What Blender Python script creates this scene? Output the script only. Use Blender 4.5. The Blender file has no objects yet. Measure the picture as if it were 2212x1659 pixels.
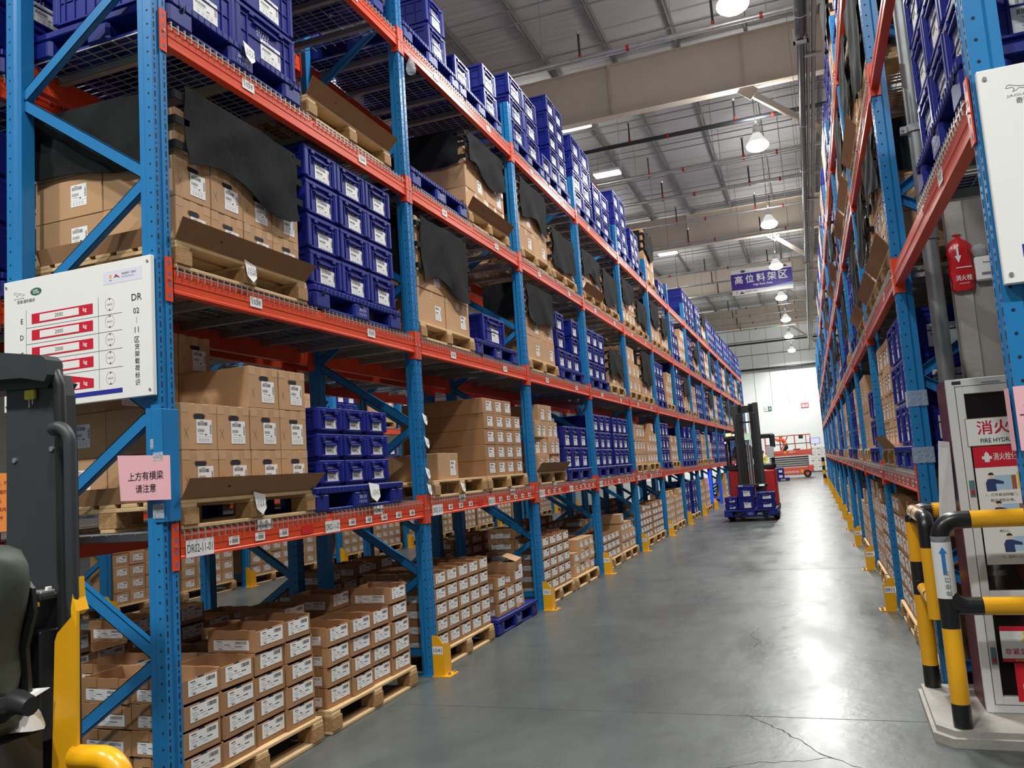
import bpy, math, random
from mathutils import Matrix, Vector
from mathutils.geometry import tessellate_polygon

R = random.Random(7)
SC = bpy.context.scene
COL = SC.collection
pi = math.pi

# ------------------------------------------------------------------ camera
CAMQ = dict(f=1753.1684, yaw=0.3459, pitch=0.1075, roll=0.07, c=(2.9557, -3.1709, 1.5447))


def make_camera():
    y, p, r = CAMQ['yaw'], CAMQ['pitch'], CAMQ['roll']
    M = (Matrix.Rotation(y, 3, 'Z') @ Matrix.Rotation(p, 3, 'X') @ Matrix.Rotation(r, 3, 'Y'))
    right, fwd, up = M.col[0], M.col[1], M.col[2]
    cam = bpy.data.cameras.new('camera')
    cam.sensor_width = 36.0
    cam.lens = CAMQ['f'] * 36.0 / 2212.0
    cam.clip_start, cam.clip_end = 0.05, 300
    o = bpy.data.objects.new('camera', cam)
    COL.objects.link(o)
    B = Matrix((right, up, -fwd)).transposed().to_4x4()
    B.translation = Vector(CAMQ['c'])
    o.matrix_world = B
    SC.camera = o


make_camera()

# ------------------------------------------------------------------ world, light, exposure
SC.view_settings.view_transform = 'Standard'
SC.view_settings.look = 'None'
SC.view_settings.gamma = 1.0
SC.view_settings.exposure = 0.22
SC.cycles.max_bounces = 7
SC.cycles.diffuse_bounces = 3
SC.cycles.glossy_bounces = 3
SC.cycles.sample_clamp_indirect = 6.0
W = bpy.data.worlds.new('world')
SC.world = W
W.use_nodes = True
W.node_tree.nodes['Background'].inputs[0].default_value = (0.93, 0.96, 1.0, 1)
W.node_tree.nodes['Background'].inputs[1].default_value = 0.16
LAMP_W = 350.0

# ------------------------------------------------------------------ materials
MATS = {}


def mat(name, col, rough=0.5, metal=0.0, var=0.08, scale=6.0, bump=0.0, bscale=40.0, objvar=0.0, spec=0.5,
        emit=None, dirt=None, coat=0.0):
    """Principled material; noise in object space gives wear, Object Info gives a shade per object."""
    if name in MATS:
        return MATS[name]
    m = bpy.data.materials.new(name)
    m.use_nodes = True
    nt = m.node_tree
    b = nt.nodes['Principled BSDF']
    b.inputs['Roughness'].default_value = rough
    b.inputs['Metallic'].default_value = metal
    b.inputs['Specular IOR Level'].default_value = spec
    b.inputs['Coat Weight'].default_value = coat
    tc = nt.nodes.new('ShaderNodeTexCoord')
    nz = nt.nodes.new('ShaderNodeTexNoise')
    nz.inputs['Scale'].default_value = scale
    nz.inputs['Detail'].default_value = 5
    nt.links.new(tc.outputs['Object'], nz.inputs['Vector'])
    mr = nt.nodes.new('ShaderNodeMapRange')
    mr.inputs['From Min'].default_value = 0.25
    mr.inputs['From Max'].default_value = 0.75
    mr.inputs['To Min'].default_value = 1 - var
    mr.inputs['To Max'].default_value = 1 + var
    nt.links.new(nz.outputs['Fac'], mr.inputs['Value'])
    val = mr.outputs['Result']
    if objvar:
        oi = nt.nodes.new('ShaderNodeObjectInfo')
        m2 = nt.nodes.new('ShaderNodeMapRange')
        m2.inputs['To Min'].default_value = 1 - objvar
        m2.inputs['To Max'].default_value = 1 + objvar
        nt.links.new(oi.outputs['Random'], m2.inputs['Value'])
        mm = nt.nodes.new('ShaderNodeMath')
        mm.operation = 'MULTIPLY'
        nt.links.new(val, mm.inputs[0])
        nt.links.new(m2.outputs['Result'], mm.inputs[1])
        val = mm.outputs[0]
    vm = nt.nodes.new('ShaderNodeVectorMath')
    vm.operation = 'SCALE'
    vm.inputs[0].default_value = col
    nt.links.new(val, vm.inputs['Scale'])
    out = vm.outputs[0]
    if dirt:
        n2 = nt.nodes.new('ShaderNodeTexNoise')
        n2.inputs['Scale'].default_value = dirt[1]
        n2.inputs['Detail'].default_value = 8
        n2.inputs['Roughness'].default_value = 0.7
        nt.links.new(tc.outputs['Object'], n2.inputs['Vector'])
        r2 = nt.nodes.new('ShaderNodeMapRange')
        r2.inputs['From Min'].default_value = dirt[2]
        r2.inputs['From Max'].default_value = dirt[2] + 0.12
        nt.links.new(n2.outputs['Fac'], r2.inputs['Value'])
        mx = nt.nodes.new('ShaderNodeMix')
        mx.data_type = 'RGBA'
        nt.links.new(r2.outputs['Result'], mx.inputs[0])
        nt.links.new(out, mx.inputs[6])
        mx.inputs[7].default_value = (*dirt[0], 1)
        out = mx.outputs[2]
    nt.links.new(out, b.inputs['Base Color'])
    if bump:
        nb = nt.nodes.new('ShaderNodeTexNoise')
        nb.inputs['Scale'].default_value = bscale
        nb.inputs['Detail'].default_value = 4
        nt.links.new(tc.outputs['Object'], nb.inputs['Vector'])
        bp = nt.nodes.new('ShaderNodeBump')
        bp.inputs['Strength'].default_value = bump
        bp.inputs['Distance'].default_value = 0.02
        nt.links.new(nb.outputs['Fac'], bp.inputs['Height'])
        nt.links.new(bp.outputs[0], b.inputs['Normal'])
    if emit:
        b.inputs['Emission Color'].default_value = (*emit[0], 1)
        b.inputs['Emission Strength'].default_value = emit[1]
    MATS[name] = m
    return m


def srgb(r, g, b):
    f = lambda c: (c / 255 / 12.92) if c <= 10 else (((c / 255) + 0.055) / 1.055) ** 2.4
    return (f(r), f(g), f(b))


M_CARD = mat('cardboard', srgb(184, 145, 105), .75, var=.06, scale=5, bump=.05, bscale=120, objvar=.09)
M_CARDD = mat('cardboard_brown', srgb(160, 119, 81), .78, var=.08, scale=7, bump=.06, bscale=90, objvar=.10)
M_CARDIN = mat('cardboard_inside', srgb(140, 100, 66), .8, var=.08)
M_TAPE = mat('packing_tape', srgb(196, 160, 124), .3, var=.04)
M_PAPER = mat('paper_label', srgb(232, 232, 230), .55, var=.02, objvar=.03)
M_INK = mat('black_ink', srgb(38, 38, 40), .6)
M_GREYINK = mat('grey_ink', srgb(120, 120, 122), .6)
M_TOTE = mat('blue_plastic', srgb(21, 34, 126), .40, var=.06, scale=9, objvar=.10, spec=.3)
M_PPAL = mat('blue_pallet_plastic', srgb(24, 39, 124), .45, spec=.3, var=.12, scale=6, objvar=.10, dirt=(srgb(96, 110, 160), 9, .63))
M_WHITEPR = mat('white_print', srgb(214, 218, 232), .5)
M_WOOD = mat('pallet_wood', srgb(204, 172, 126), .7, var=.16, scale=4, bump=.12, bscale=60, objvar=.08)
M_WOODB = mat('pallet_chipboard', srgb(164, 128, 84), .85, var=.25, scale=60, bump=.3, bscale=150)
M_POST = mat('blue_steel', srgb(32, 119, 178), .36, var=.05, scale=3, spec=.4, dirt=(srgb(120, 130, 140), 14, .74))
M_HOLE = mat('hole_dark', srgb(14, 22, 40), .8)
M_BEAM = mat('orange_red_steel', srgb(220, 76, 42), .36, var=.06, scale=3, spec=.35, dirt=(srgb(196, 150, 130), 20, .74))
M_ZINC = mat('galvanised_steel', srgb(168, 170, 168), .42, metal=.55, var=.10, scale=12)
M_WIRE = mat('galvanised_wire', srgb(190, 190, 184), .35, metal=.6, var=.08)
M_STEEL = mat('bolt_steel', srgb(190, 190, 190), .3, metal=.8)
M_YEL = mat('safety_yellow', srgb(236, 172, 22), .38, var=.05, scale=4, objvar=.03, dirt=(srgb(120, 84, 26), 11, .70))
M_YELR = mat('rail_yellow', srgb(240, 174, 20), .30, var=.04, scale=4, coat=.4)
M_BLK = mat('rail_black', srgb(26, 26, 27), .32, var=.1, coat=.2)
M_BLACKF = mat('black_fabric', srgb(31, 33, 34), .9, spec=.12, var=.18, scale=5, bump=.15, bscale=18, objvar=.12)
M_WHITE = mat('white_panel', srgb(236, 236, 232), .4, var=.015)
M_RED = mat('sign_red', srgb(204, 24, 50), .45, var=.02)
M_NAVY = mat('sign_navy', srgb(36, 46, 150), .45, var=.02)
M_PINK = mat('pink_paper', srgb(232, 178, 186), .6, var=.03)
M_ORANGEP = mat('orange_paper', srgb(236, 140, 66), .6, var=.03)
M_CONC = mat('plinth_concrete', srgb(166, 162, 154), .85, var=.14, scale=5, bump=.3, bscale=25)
M_BEIGE = mat('rafter_paint', srgb(222, 209, 190), .6, var=.08, scale=.8)
M_GREYS = mat('purlin_steel', srgb(150, 150, 148), .5, metal=.3, var=.08)
M_PIPE = mat('pipe_zinc', srgb(186, 186, 184), .34, metal=.65, var=.14, scale=9)
M_STANDP = mat('standpipe_zinc', srgb(128, 132, 132), .4, metal=.5, var=.22, scale=7)
M_DARKP = mat('dark_pipe', srgb(44, 48, 50), .38, var=.1)
M_REDP = mat('pipe_red', srgb(170, 44, 36), .5)
M_TRUCK = mat('truck_charcoal', srgb(50, 54, 56), .5, var=.06, scale=6, bump=.03, bscale=200)
M_TRUCKD = mat('truck_black', srgb(28, 29, 31), .45, var=.08)
M_SEAT = mat('seat_vinyl', srgb(62, 68, 58), .55, var=.08, bump=.05)
M_TRED = mat('truck_red', srgb(176, 34, 36), .4, var=.05)
M_LIFT = mat('lift_red', srgb(206, 84, 66), .45, var=.06)
M_RUBBER = mat('rubber', srgb(30, 29, 28), .8)
M_SKIN = mat('skin', srgb(196, 150, 124), .55)
M_VEST = mat('orange_vest', srgb(240, 84, 40), .7)
M_HIVIS = mat('yellow_vest', srgb(214, 226, 90), .7)
M_CLOTH = mat('dark_clothes', srgb(44, 46, 54), .85)
M_GREYC = mat('grey_clothes', srgb(120, 122, 124), .85)
M_HELMET = mat('yellow_helmet', srgb(236, 190, 60), .35)
M_MAROON = mat('cabinet_maroon', srgb(96, 30, 36), .4, var=.05)
M_ALU = mat('cabinet_frame', srgb(222, 222, 220), .35, var=.02)
M_REDBAG = mat('red_bag', srgb(196, 28, 34), .28, var=.05, bump=.3, bscale=9)
M_FILM = mat('clear_tape', srgb(210, 216, 220), .12, var=.05, bump=.6, bscale=60)
M_FILM.node_tree.nodes['Principled BSDF'].inputs['Alpha'].default_value = .38
M_BLUEP = mat('blue_print', srgb(46, 124, 196), .5)
M_GREENP = mat('green_print', srgb(30, 110, 80), .5)
M_TEAL = mat('latch_teal', srgb(92, 132, 140), .4)


def emis(name, col, s):
    return mat(name, (0.8, 0.8, 0.8), .5, emit=(col, s))


E_LAMP = emis('lamp_glow', (1, 1, .97), 50)
E_TUBE = emis('tube_glow', (1, .99, .95), 16)
E_SHADE = emis('lamp_shade_glow', (1, 1, .98), .45)
E_AMBER = emis('beacon_amber', (1, .5, .03), 1.1)
E_GREEN = emis('screen_green', (.02, .5, .10), .35)
E_BLUE = emis('screen_blue', (.03, .10, .9), .8)
E_WHITE = emis('truck_light', (1, 1, 1), 4)
E_SPOT = emis('blue_spot_lamp', (.25, .1, 1), 6)


def glass_mat():
    m = bpy.data.materials.new('cabinet_glass')
    m.use_nodes = True
    nt = m.node_tree
    b = nt.nodes['Principled BSDF']
    b.inputs['Base Color'].default_value = (.03, .03, .03, 1)
    b.inputs['Roughness'].default_value = .04
    b.inputs['Alpha'].default_value = .14
    tc = nt.nodes.new('ShaderNodeTexCoord')
    nz = nt.nodes.new('ShaderNodeTexNoise')
    nz.inputs['Scale'].default_value = 3
    nt.links.new(tc.outputs['Object'], nz.inputs['Vector'])
    mr = nt.nodes.new('ShaderNodeMapRange')
    mr.inputs['To Min'].default_value = .03
    mr.inputs['To Max'].default_value = .10
    nt.links.new(nz.outputs['Fac'], mr.inputs['Value'])
    nt.links.new(mr.outputs[0], b.inputs['Roughness'])
    return m


M_GLASS = glass_mat()

# ------------------------------------------------------------------ mesh builder
TEXTC = {}


def text_geo(s, bold=0.0):
    key = (s, bold)
    if key in TEXTC:
        return TEXTC[key]
    cu = bpy.data.curves.new('t', 'FONT')
    cu.body = s
    cu.size = 1.0
    cu.offset = bold
    cu.resolution_u = 2
    cu.align_x = 'CENTER'
    o = bpy.data.objects.new('t', cu)
    COL.objects.link(o)
    dg = bpy.context.evaluated_depsgraph_get()
    me = bpy.data.meshes.new_from_object(o.evaluated_get(dg), depsgraph=dg)
    vs = [(v.co.x, v.co.y) for v in me.vertices]
    fs = [tuple(p.vertices) for p in me.polygons]
    bpy.data.objects.remove(o)
    bpy.data.curves.remove(cu)
    bpy.data.meshes.remove(me)
    if vs:
        x0, x1 = min(v[0] for v in vs), max(v[0] for v in vs)
        y0, y1 = min(v[1] for v in vs), max(v[1] for v in vs)
    else:
        x0 = x1 = y0 = y1 = 0
    cx, cy = (x0 + x1) / 2, (y0 + y1) / 2
    TEXTC[key] = ([(x - cx, y - cy) for x, y in vs], fs, max(x1 - x0, 1e-6), max(y1 - y0, 1e-6))
    return TEXTC[key]


OBST = []          # boxes that stand before the goods, for judging which goods the camera sees


class MB:
    def __init__(s):
        s.v, s.f, s.m, s.mats = [], [], [], []

    def mi(s, m):
        if m not in s.mats:
            s.mats.append(m)
        return s.mats.index(m)

    def add(s, vs, fs, m):
        k = len(s.v)
        i = s.mi(m)
        s.v += [tuple(v) for v in vs]
        for f in fs:
            s.f.append(tuple(a + k for a in f))
            s.m.append(i)
        return s

    def box(s, x0, y0, z0, x1, y1, z1, m, T=None):
        vs = [(x0, y0, z0), (x1, y0, z0), (x1, y1, z0), (x0, y1, z0), (x0, y0, z1), (x1, y0, z1), (x1, y1, z1), (x0, y1, z1)]
        if T:
            vs = [T @ Vector(v) for v in vs]
        return s.add(vs, [(0, 3, 2, 1), (4, 5, 6, 7), (0, 1, 5, 4), (1, 2, 6, 5), (2, 3, 7, 6), (3, 0, 4, 7)], m)

    def cbox(s, x0, y0, z0, x1, y1, z1, m, c=.006, T=None):
        """box with chamfered edges"""
        vs, fs = [], []
        X, Y, Z = (x0, x1), (y0, y1), (z0, z1)
        idx = {}
        for ix in (0, 1):
            for iy in (0, 1):
                for iz in (0, 1):
                    sx, sy, sz = (1, -1)[ix] * c, (1, -1)[iy] * c, (1, -1)[iz] * c
                    for a in range(3):
                        p = [X[ix] + sx, Y[iy] + sy, Z[iz] + sz]
                        p[a] = (X[ix], Y[iy], Z[iz])[a]
                        idx[(ix, iy, iz, a)] = len(vs)
                        vs.append(tuple(p))
        g = lambda x, y, z, a: idx[(x, y, z, a)]
        for e in (0, 1):
            fs.append([g(e, *q, 0) for q in ((0, 0), (1, 0), (1, 1), (0, 1))][::(1 if e else -1)])
            fs.append([g(q[0], e, q[1], 1) for q in ((0, 0), (1, 0), (1, 1), (0, 1))][::(-1 if e else 1)])
            fs.append([g(*q, e, 2) for q in ((0, 0), (1, 0), (1, 1), (0, 1))][::(1 if e else -1)])
        for a in (0, 1):
            for b in (0, 1):
                fs.append((g(0, a, b, 1), g(1, a, b, 1), g(1, a, b, 2), g(0, a, b, 2)))
                fs.append((g(a, 0, b, 0), g(a, 1, b, 0), g(a, 1, b, 2), g(a, 0, b, 2)))
                fs.append((g(a, b, 0, 0), g(a, b, 1, 0), g(a, b, 1, 1), g(a, b, 0, 1)))
                for d in (0, 1):
                    pass
        for ix in (0, 1):
            for iy in (0, 1):
                for iz in (0, 1):
                    fs.append((g(ix, iy, iz, 0), g(ix, iy, iz, 1), g(ix, iy, iz, 2)))
        if T:
            vs = [T @ Vector(v) for v in vs]
        return s.add(vs, fs, m)

    def quad(s, a, b, c, d, m):
        return s.add([a, b, c, d], [(0, 1, 2, 3)], m)

    def prism(s, pts, axis, a0, a1, m):
        """polygon pts extruded along axis ('x','y','z') from a0 to a1; pts are the other two coordinates in xyz order"""
        def P(p, a):
            return {'x': (a, p[0], p[1]), 'y': (p[0], a, p[1]), 'z': (p[0], p[1], a)}[axis]
        n = len(pts)
        vs = [P(p, a0) for p in pts] + [P(p, a1) for p in pts]
        fs = [(i, (i + 1) % n, n + (i + 1) % n, n + i) for i in range(n)]
        tri = tessellate_polygon([[Vector((p[0], p[1], 0)) for p in pts]])
        fs += [tuple(t) for t in tri] + [tuple(n + i for i in t[::-1]) for t in tri]
        return s.add(vs, fs, m)

    def cyl(s, p0, p1, r, m, n=12, r2=None):
        p0, p1 = Vector(p0), Vector(p1)
        d = (p1 - p0).normalized()
        a = d.orthogonal().normalized()
        b = d.cross(a)
        r2 = r if r2 is None else r2
        vs = [p0 + (a * math.cos(2 * pi * i / n) + b * math.sin(2 * pi * i / n)) * r for i in range(n)]
        vs += [p1 + (a * math.cos(2 * pi * i / n) + b * math.sin(2 * pi * i / n)) * r2 for i in range(n)]
        fs = [(i, (i + 1) % n, n + (i + 1) % n, n + i) for i in range(n)] + [tuple(range(n))[::-1], tuple(range(n, 2 * n))]
        return s.add(vs, fs, m)

    def tube(s, pts, r, m, n=12, cap=True):
        pts = [Vector(p) for p in pts]
        ring = []
        a = None
        for i, p in enumerate(pts):
            d = (pts[min(i + 1, len(pts) - 1)] - pts[max(i - 1, 0)]).normalized()
            if a is None:
                a = d.orthogonal().normalized()
            a = (a - d * a.dot(d)).normalized()
            b = d.cross(a)
            rr = r[i] if isinstance(r, (list, tuple)) else r
            ring.append([p + (a * math.cos(2 * pi * k / n) + b * math.sin(2 * pi * k / n)) * rr for k in range(n)])
        vs = [v for q in ring for v in q]
        fs = []
        for i in range(len(pts) - 1):
            for k in range(n):
                fs.append((i * n + k, i * n + (k + 1) % n, (i + 1) * n + (k + 1) % n, (i + 1) * n + k))
        if cap:
            fs += [tuple(range(n))[::-1], tuple(range(len(vs) - n, len(vs)))]
        return s.add(vs, fs, m)

    def lathe(s, prof, m, n=24, o=(0, 0, 0)):
        vs, fs = [], []
        for r, z in prof:
            vs += [(o[0] + r * math.cos(2 * pi * k / n), o[1] + r * math.sin(2 * pi * k / n), o[2] + z) for k in range(n)]
        for i in range(len(prof) - 1):
            for k in range(n):
                fs.append((i * n + k, i * n + (k + 1) % n, (i + 1) * n + (k + 1) % n, (i + 1) * n + k))
        return s.add(vs, fs, m)

    def text(s, st, o, u, v, h, m, bold=0.0, w=None, maxw=None, lift=0.0012):
        """lettering of total height h centred at o, running along u, up along v"""
        vs, fs, tw, th = text_geo(st, bold)
        k = h / th
        kx = w / tw if w else k
        if maxw and tw * kx > maxw:
            kx = maxw / tw
        o, u, v = Vector(o), Vector(u).normalized(), Vector(v).normalized()
        nrm = u.cross(v)
        o = o + nrm * lift
        return s.add([o + u * (x * kx) + v * (y * k) for x, y in vs], fs, m)

    def rect(s, o, u, v, w, h, m, t=.001):
        """thin slab w x h centred at o in the u,v plane, t thick, standing on the surface"""
        o, u, v = Vector(o), Vector(u).normalized(), Vector(v).normalized()
        n = u.cross(v)
        c = [o - u * w / 2 - v * h / 2, o + u * w / 2 - v * h / 2, o + u * w / 2 + v * h / 2, o - u * w / 2 + v * h / 2]
        vs = c + [p + n * t for p in c]
        return s.add(vs, [(0, 3, 2, 1), (4, 5, 6, 7), (0, 1, 5, 4), (1, 2, 6, 5), (2, 3, 7, 6), (3, 0, 4, 7)], m)

    def poly(s, pts, o, u, v, m, t=.001):
        """flat polygon pts (u,v) at o, t thick"""
        o, u, v = Vector(o), Vector(u).normalized(), Vector(v).normalized()
        n = u.cross(v)
        c = [o + u * a + v * b for a, b in pts]
        k = len(c)
        tri = tessellate_polygon([[Vector((a, b, 0)) for a, b in pts]])
        fs = [tuple(i + k for i in q) for q in tri] + [tuple(q) for q in tri] + [(i, (i + 1) % k, k + (i + 1) % k, k + i) for i in range(k)]
        return s.add(c + [p + n * t for p in c], fs, m)

    def mesh(s, name, smooth=False):
        me = bpy.data.meshes.new(name)
        me.from_pydata(s.v, [], s.f)
        for m in s.mats:
            me.materials.append(m)
        me.polygons.foreach_set('material_index', s.m)
        if smooth:
            me.polygons.foreach_set('use_smooth', [True] * len(s.f))
        me.update()
        me.validate()
        if smooth:
            try:
                me.set_sharp_from_angle(angle=math.radians(40))
            except Exception:
                pass
        return me


def obj(name, mb, parent=None, smooth=False, loc=None, rotz=None, label=None):
    me = mb if isinstance(mb, bpy.types.Mesh) else mb.mesh(name, smooth)
    o = bpy.data.objects.new(name, me)
    COL.objects.link(o)
    if parent is not None:
        o.parent = parent
    if loc is not None:
        o.location = loc
    if rotz is not None:
        o.rotation_euler = (0, 0, rotz)
    if label:
        o['label'] = label
    return o


def thing(name, label, cat, loc=(0, 0, 0), rotz=0.0, group=None):
    o = bpy.data.objects.new(name, None)
    o.empty_display_size = .1
    COL.objects.link(o)
    o.location = loc
    o.rotation_euler = (0, 0, rotz)
    o['label'], o['category'] = label, cat
    if group:
        o['group'] = group
    return o


def tag(o, label, cat, group=None):
    o['label'], o['category'] = label, cat
    if group:
        o['group'] = group
    return o


def struct(name, mb, smooth=False):
    o = obj(name, mb, smooth=smooth)
    o['kind'] = 'structure'
    return o


X_, Y_, Z_ = (1, 0, 0), (0, 1, 0), (0, 0, 1)
NX, NY, NZ = (-1, 0, 0), (0, -1, 0), (0, 0, -1)
ORD = ['zeroth', 'first', 'second', 'third', 'fourth', 'fifth', 'sixth', 'seventh', 'eighth', 'ninth', 'tenth', 'eleventh',
       'twelfth', 'thirteenth', 'fourteenth', 'fifteenth', 'sixteenth']
BAY = 2.8
ZL = [0.0, 1.295, 2.632, 3.964, 5.289]
NB = 14
AISLE = 3.57
RY0 = -0.2
LV = ['floor', 'first shelf', 'second shelf', 'third shelf', 'top shelf']


def arc(c, a0, a1, r, ax, ay, n=8):
    c, ax, ay = Vector(c), Vector(ax), Vector(ay)
    return [c + ax * (r * math.cos(a0 + (a1 - a0) * i / n)) + ay * (r * math.sin(a0 + (a1 - a0) * i / n)) for i in range(n + 1)]

# ================================================================== the setting


def floor_mat():
    m = bpy.data.materials.new('sealed_concrete_floor')
    m.use_nodes = True
    nt = m.node_tree
    L = nt.links.new
    b = nt.nodes['Principled BSDF']
    tc = nt.nodes.new('ShaderNodeTexCoord')

    def noise(sc, det=6, rough=.6, vec=None, scale3=None):
        n = nt.nodes.new('ShaderNodeTexNoise')
        n.inputs['Scale'].default_value = sc
        n.inputs['Detail'].default_value = det
        n.inputs['Roughness'].default_value = rough
        if scale3:
            mp = nt.nodes.new('ShaderNodeMapping')
            mp.inputs['Scale'].default_value = scale3
            L(tc.outputs['Object'], mp.inputs[0])
            L(mp.outputs[0], n.inputs['Vector'])
        else:
            L(tc.outputs['Object'], n.inputs['Vector'])
        return n.outputs['Fac']

    def ramp(v, a, c, lo, hi):
        r = nt.nodes.new('ShaderNodeMapRange')
        for k, x in zip(('From Min', 'From Max', 'To Min', 'To Max'), (a, c, lo, hi)):
            r.inputs[k].default_value = x
        L(v, r.inputs['Value'])
        return r.outputs[0]

    def mul(a, c):
        n = nt.nodes.new('ShaderNodeMath')
        n.operation = 'MULTIPLY'
        L(a, n.inputs[0])
        L(c, n.inputs[1])
        return n.outputs[0]
    v = mul(ramp(noise(.7, 9, .68), .3, .7, .76, 1.22), ramp(noise(6, 8, .7), .3, .72, .90, 1.08))
    v = mul(v, ramp(noise(2.2, 9, .72, scale3=(1, .35, 1)), .56, .80, 1.0, .80))
    v = mul(v, ramp(noise(30, 6, .8), .64, .82, 1.0, .86))
    vm = nt.nodes.new('ShaderNodeVectorMath')
    vm.operation = 'SCALE'
    vm.inputs[0].default_value = srgb(85, 91, 89)
    L(v, vm.inputs['Scale'])
    L(vm.outputs[0], b.inputs['Base Color'])
    rr = ramp(noise(1.6, 8, .65, scale3=(1, .4, 1)), .3, .7, .22, .42)
    L(rr, b.inputs['Roughness'])
    b.inputs['Specular IOR Level'].default_value = .5
    bp = nt.nodes.new('ShaderNodeBump')
    bp.inputs['Strength'].default_value = .10
    bp.inputs['Distance'].default_value = .03
    L(noise(7, 7, .6), bp.inputs['Height'])
    L(bp.outputs[0], b.inputs['Normal'])
    return m


def roof_mat():
    m = mat('roof_foil', srgb(190, 188, 186), .5, metal=.1, var=.05, scale=.6)
    nt = m.node_tree
    b = nt.nodes['Principled BSDF']
    tc = nt.nodes.new('ShaderNodeTexCoord')
    mp = nt.nodes.new('ShaderNodeMapping')
    mp.inputs['Scale'].default_value = (.8, 4.5, 1)
    nz = nt.nodes.new('ShaderNodeTexNoise')
    nz.inputs['Scale'].default_value = 1.3
    nz.inputs['Detail'].default_value = 3
    nt.links.new(tc.outputs['Object'], mp.inputs[0])
    nt.links.new(mp.outputs[0], nz.inputs['Vector'])
    bp = nt.nodes.new('ShaderNodeBump')
    bp.inputs['Strength'].default_value = .55
    bp.inputs['Distance'].default_value = .16
    nt.links.new(nz.outputs['Fac'], bp.inputs['Height'])
    nt.links.new(bp.outputs[0], b.inputs['Normal'])
    return m


M_FLOOR, M_ROOF = floor_mat(), roof_mat()
M_WALL = mat('wall_paint', srgb(226, 230, 230), .6, var=.02, scale=.5)
M_GWALL = mat('grey_wall', srgb(150, 146, 140), .8, var=.06, scale=2)
M_SEAM = mat('seam_grey', srgb(120, 120, 120), .7)
M_CRACK = mat('crack_dark', srgb(66, 70, 70), .9)

struct('floor', MB().box(-22, -7, -.2, 9, 63.2, 0, M_FLOOR))
struct('ceiling', MB().box(-22, -6.9, 12.1, 9, 63.2, 12.2, M_ROOF))
struct('wall_back', MB().box(-22, 63.0, 0, 9, 63.2, 12.1, M_WALL))
struct('wall_right', MB().box(4.95, 3.2, 0, 5.1, 63.0, 12.1, M_GWALL))
struct('wall_left', MB().box(-22.2, -3, 0, -22, 63.0, 12.1, M_GWALL))
# wall panel seams
n = 1
for x in (-3.1, -1.9, -.7, .5, 1.7, 2.9, 4.1):
    struct('trim_%d' % n, MB().box(x, 62.985, 5.2 if x < 3 else 0, x + .02, 63.0, 12.0, M_SEAM))
    n += 1
for z in (9.3, 10.4):
    struct('trim_%d' % n, MB().box(-6, 62.97, z, 4.9, 63.0, z + .06, M_SEAM))
    n += 1
# saw-cut joints and cracks in the slab
for y in (2.0, 8.4, 14.8, 21.2, 27.6, 34, 40.4):
    struct('trim_%d' % n, MB().box(.15, y, 0, 3.5, y + .006, .0008, M_CRACK))
    n += 1


def crack(pts, w):
    global n
    r = random.Random(len(pts) * 7 + int(pts[0][0] * 100))
    P = []
    for (a, b) in zip(pts, pts[1:]):
        k = max(2, int(math.dist(a, b) / .035))
        for i in range(k):
            t = i / k
            P.append((a[0] + (b[0] - a[0]) * t + r.uniform(-.012, .012), a[1] + (b[1] - a[1]) * t + r.uniform(-.012, .012)))
    P.append(pts[-1])
    mb = MB()
    for i in range(len(P) - 1):
        d = Vector((P[i + 1][0] - P[i][0], P[i + 1][1] - P[i][1])).normalized()
        q = Vector((-d.y, d.x)) * w * r.uniform(.3, 1.0)
        mb.quad((P[i][0] - q.x, P[i][1] - q.y, .0006), (P[i + 1][0] - q.x, P[i + 1][1] - q.y, .0006), (P[i + 1][0] + q.x, P[i + 1][1] + q.y, .0006), (P[i][0] + q.x, P[i][1] + q.y, .0006), M_CRACK)
    struct('trim_%d' % n, mb)
    n += 1


crack([(2.42, 2.02), (2.55, 1.87), (2.68, 1.70), (2.86, 1.40), (2.98, 1.27), (3.2, 1.12), (3.45, 1.02)], .0055)
crack([(2.30, 1.10), (2.55, 1.24), (2.76, 1.30), (2.90, 1.36)], .0032)
crack([(2.36, 4.6), (2.30, 4.3), (2.40, 4.0), (2.33, 3.7)], .003)

# rafters: welded I-beams across the hall
for i, (y, zb) in enumerate(((2.6, 10.5), (16.9, 10.5), (31.2, 10.5), (42.0, 10.5), (56.1, 10.5))):
    mb = MB()
    mb.box(-22, y - .008, zb, 4.95, y + .008, 11.84, M_BEIGE)
    mb.box(-22, y - .14, zb - .02, 4.95, y + .14, zb, M_BEIGE)
    mb.box(-22, y - .14, 11.84, 4.95, y + .14, 11.86, M_BEIGE)
    x = 2.3
    while x > -22:
        mb.box(x - .006, y - .13, zb, x + .006, y + .13, 11.84, M_BEIGE)
        x -= 3.3
    struct('ceiling_beam_%d' % (i + 1), mb)
# purlins along the hall (Z-section)
k = 1
x = -2.43 - 1.65 * 6
while x < 4.9:
    mb = MB()
    mb.box(x - .004, -3, 11.86, x + .004, 63, 12.1, M_GREYS)
    mb.box(x - .07, -3, 11.86, x + .004, 63, 11.868, M_GREYS)
    mb.box(x - .07, -3, 11.86, x - .064, 63, 11.885, M_GREYS)
    struct('ceiling_purlin_%d' % k, mb)
    k += 1
    x += 1.65
# thin tie rods under the roof
mb = MB()
for y in [6 + 2.4 * i for i in range(22)]:
    struct('ceiling_rail_%d' % k, MB().box(-10, y, 11.80, 4.9, y + .03, 11.83, M_GREYS))
    struct('ceiling_rail_%d' % (k + 1), MB().box(-10, y + .55, 11.80, 4.9, y + .57, 11.83, M_GREYS))
    k += 2
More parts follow.
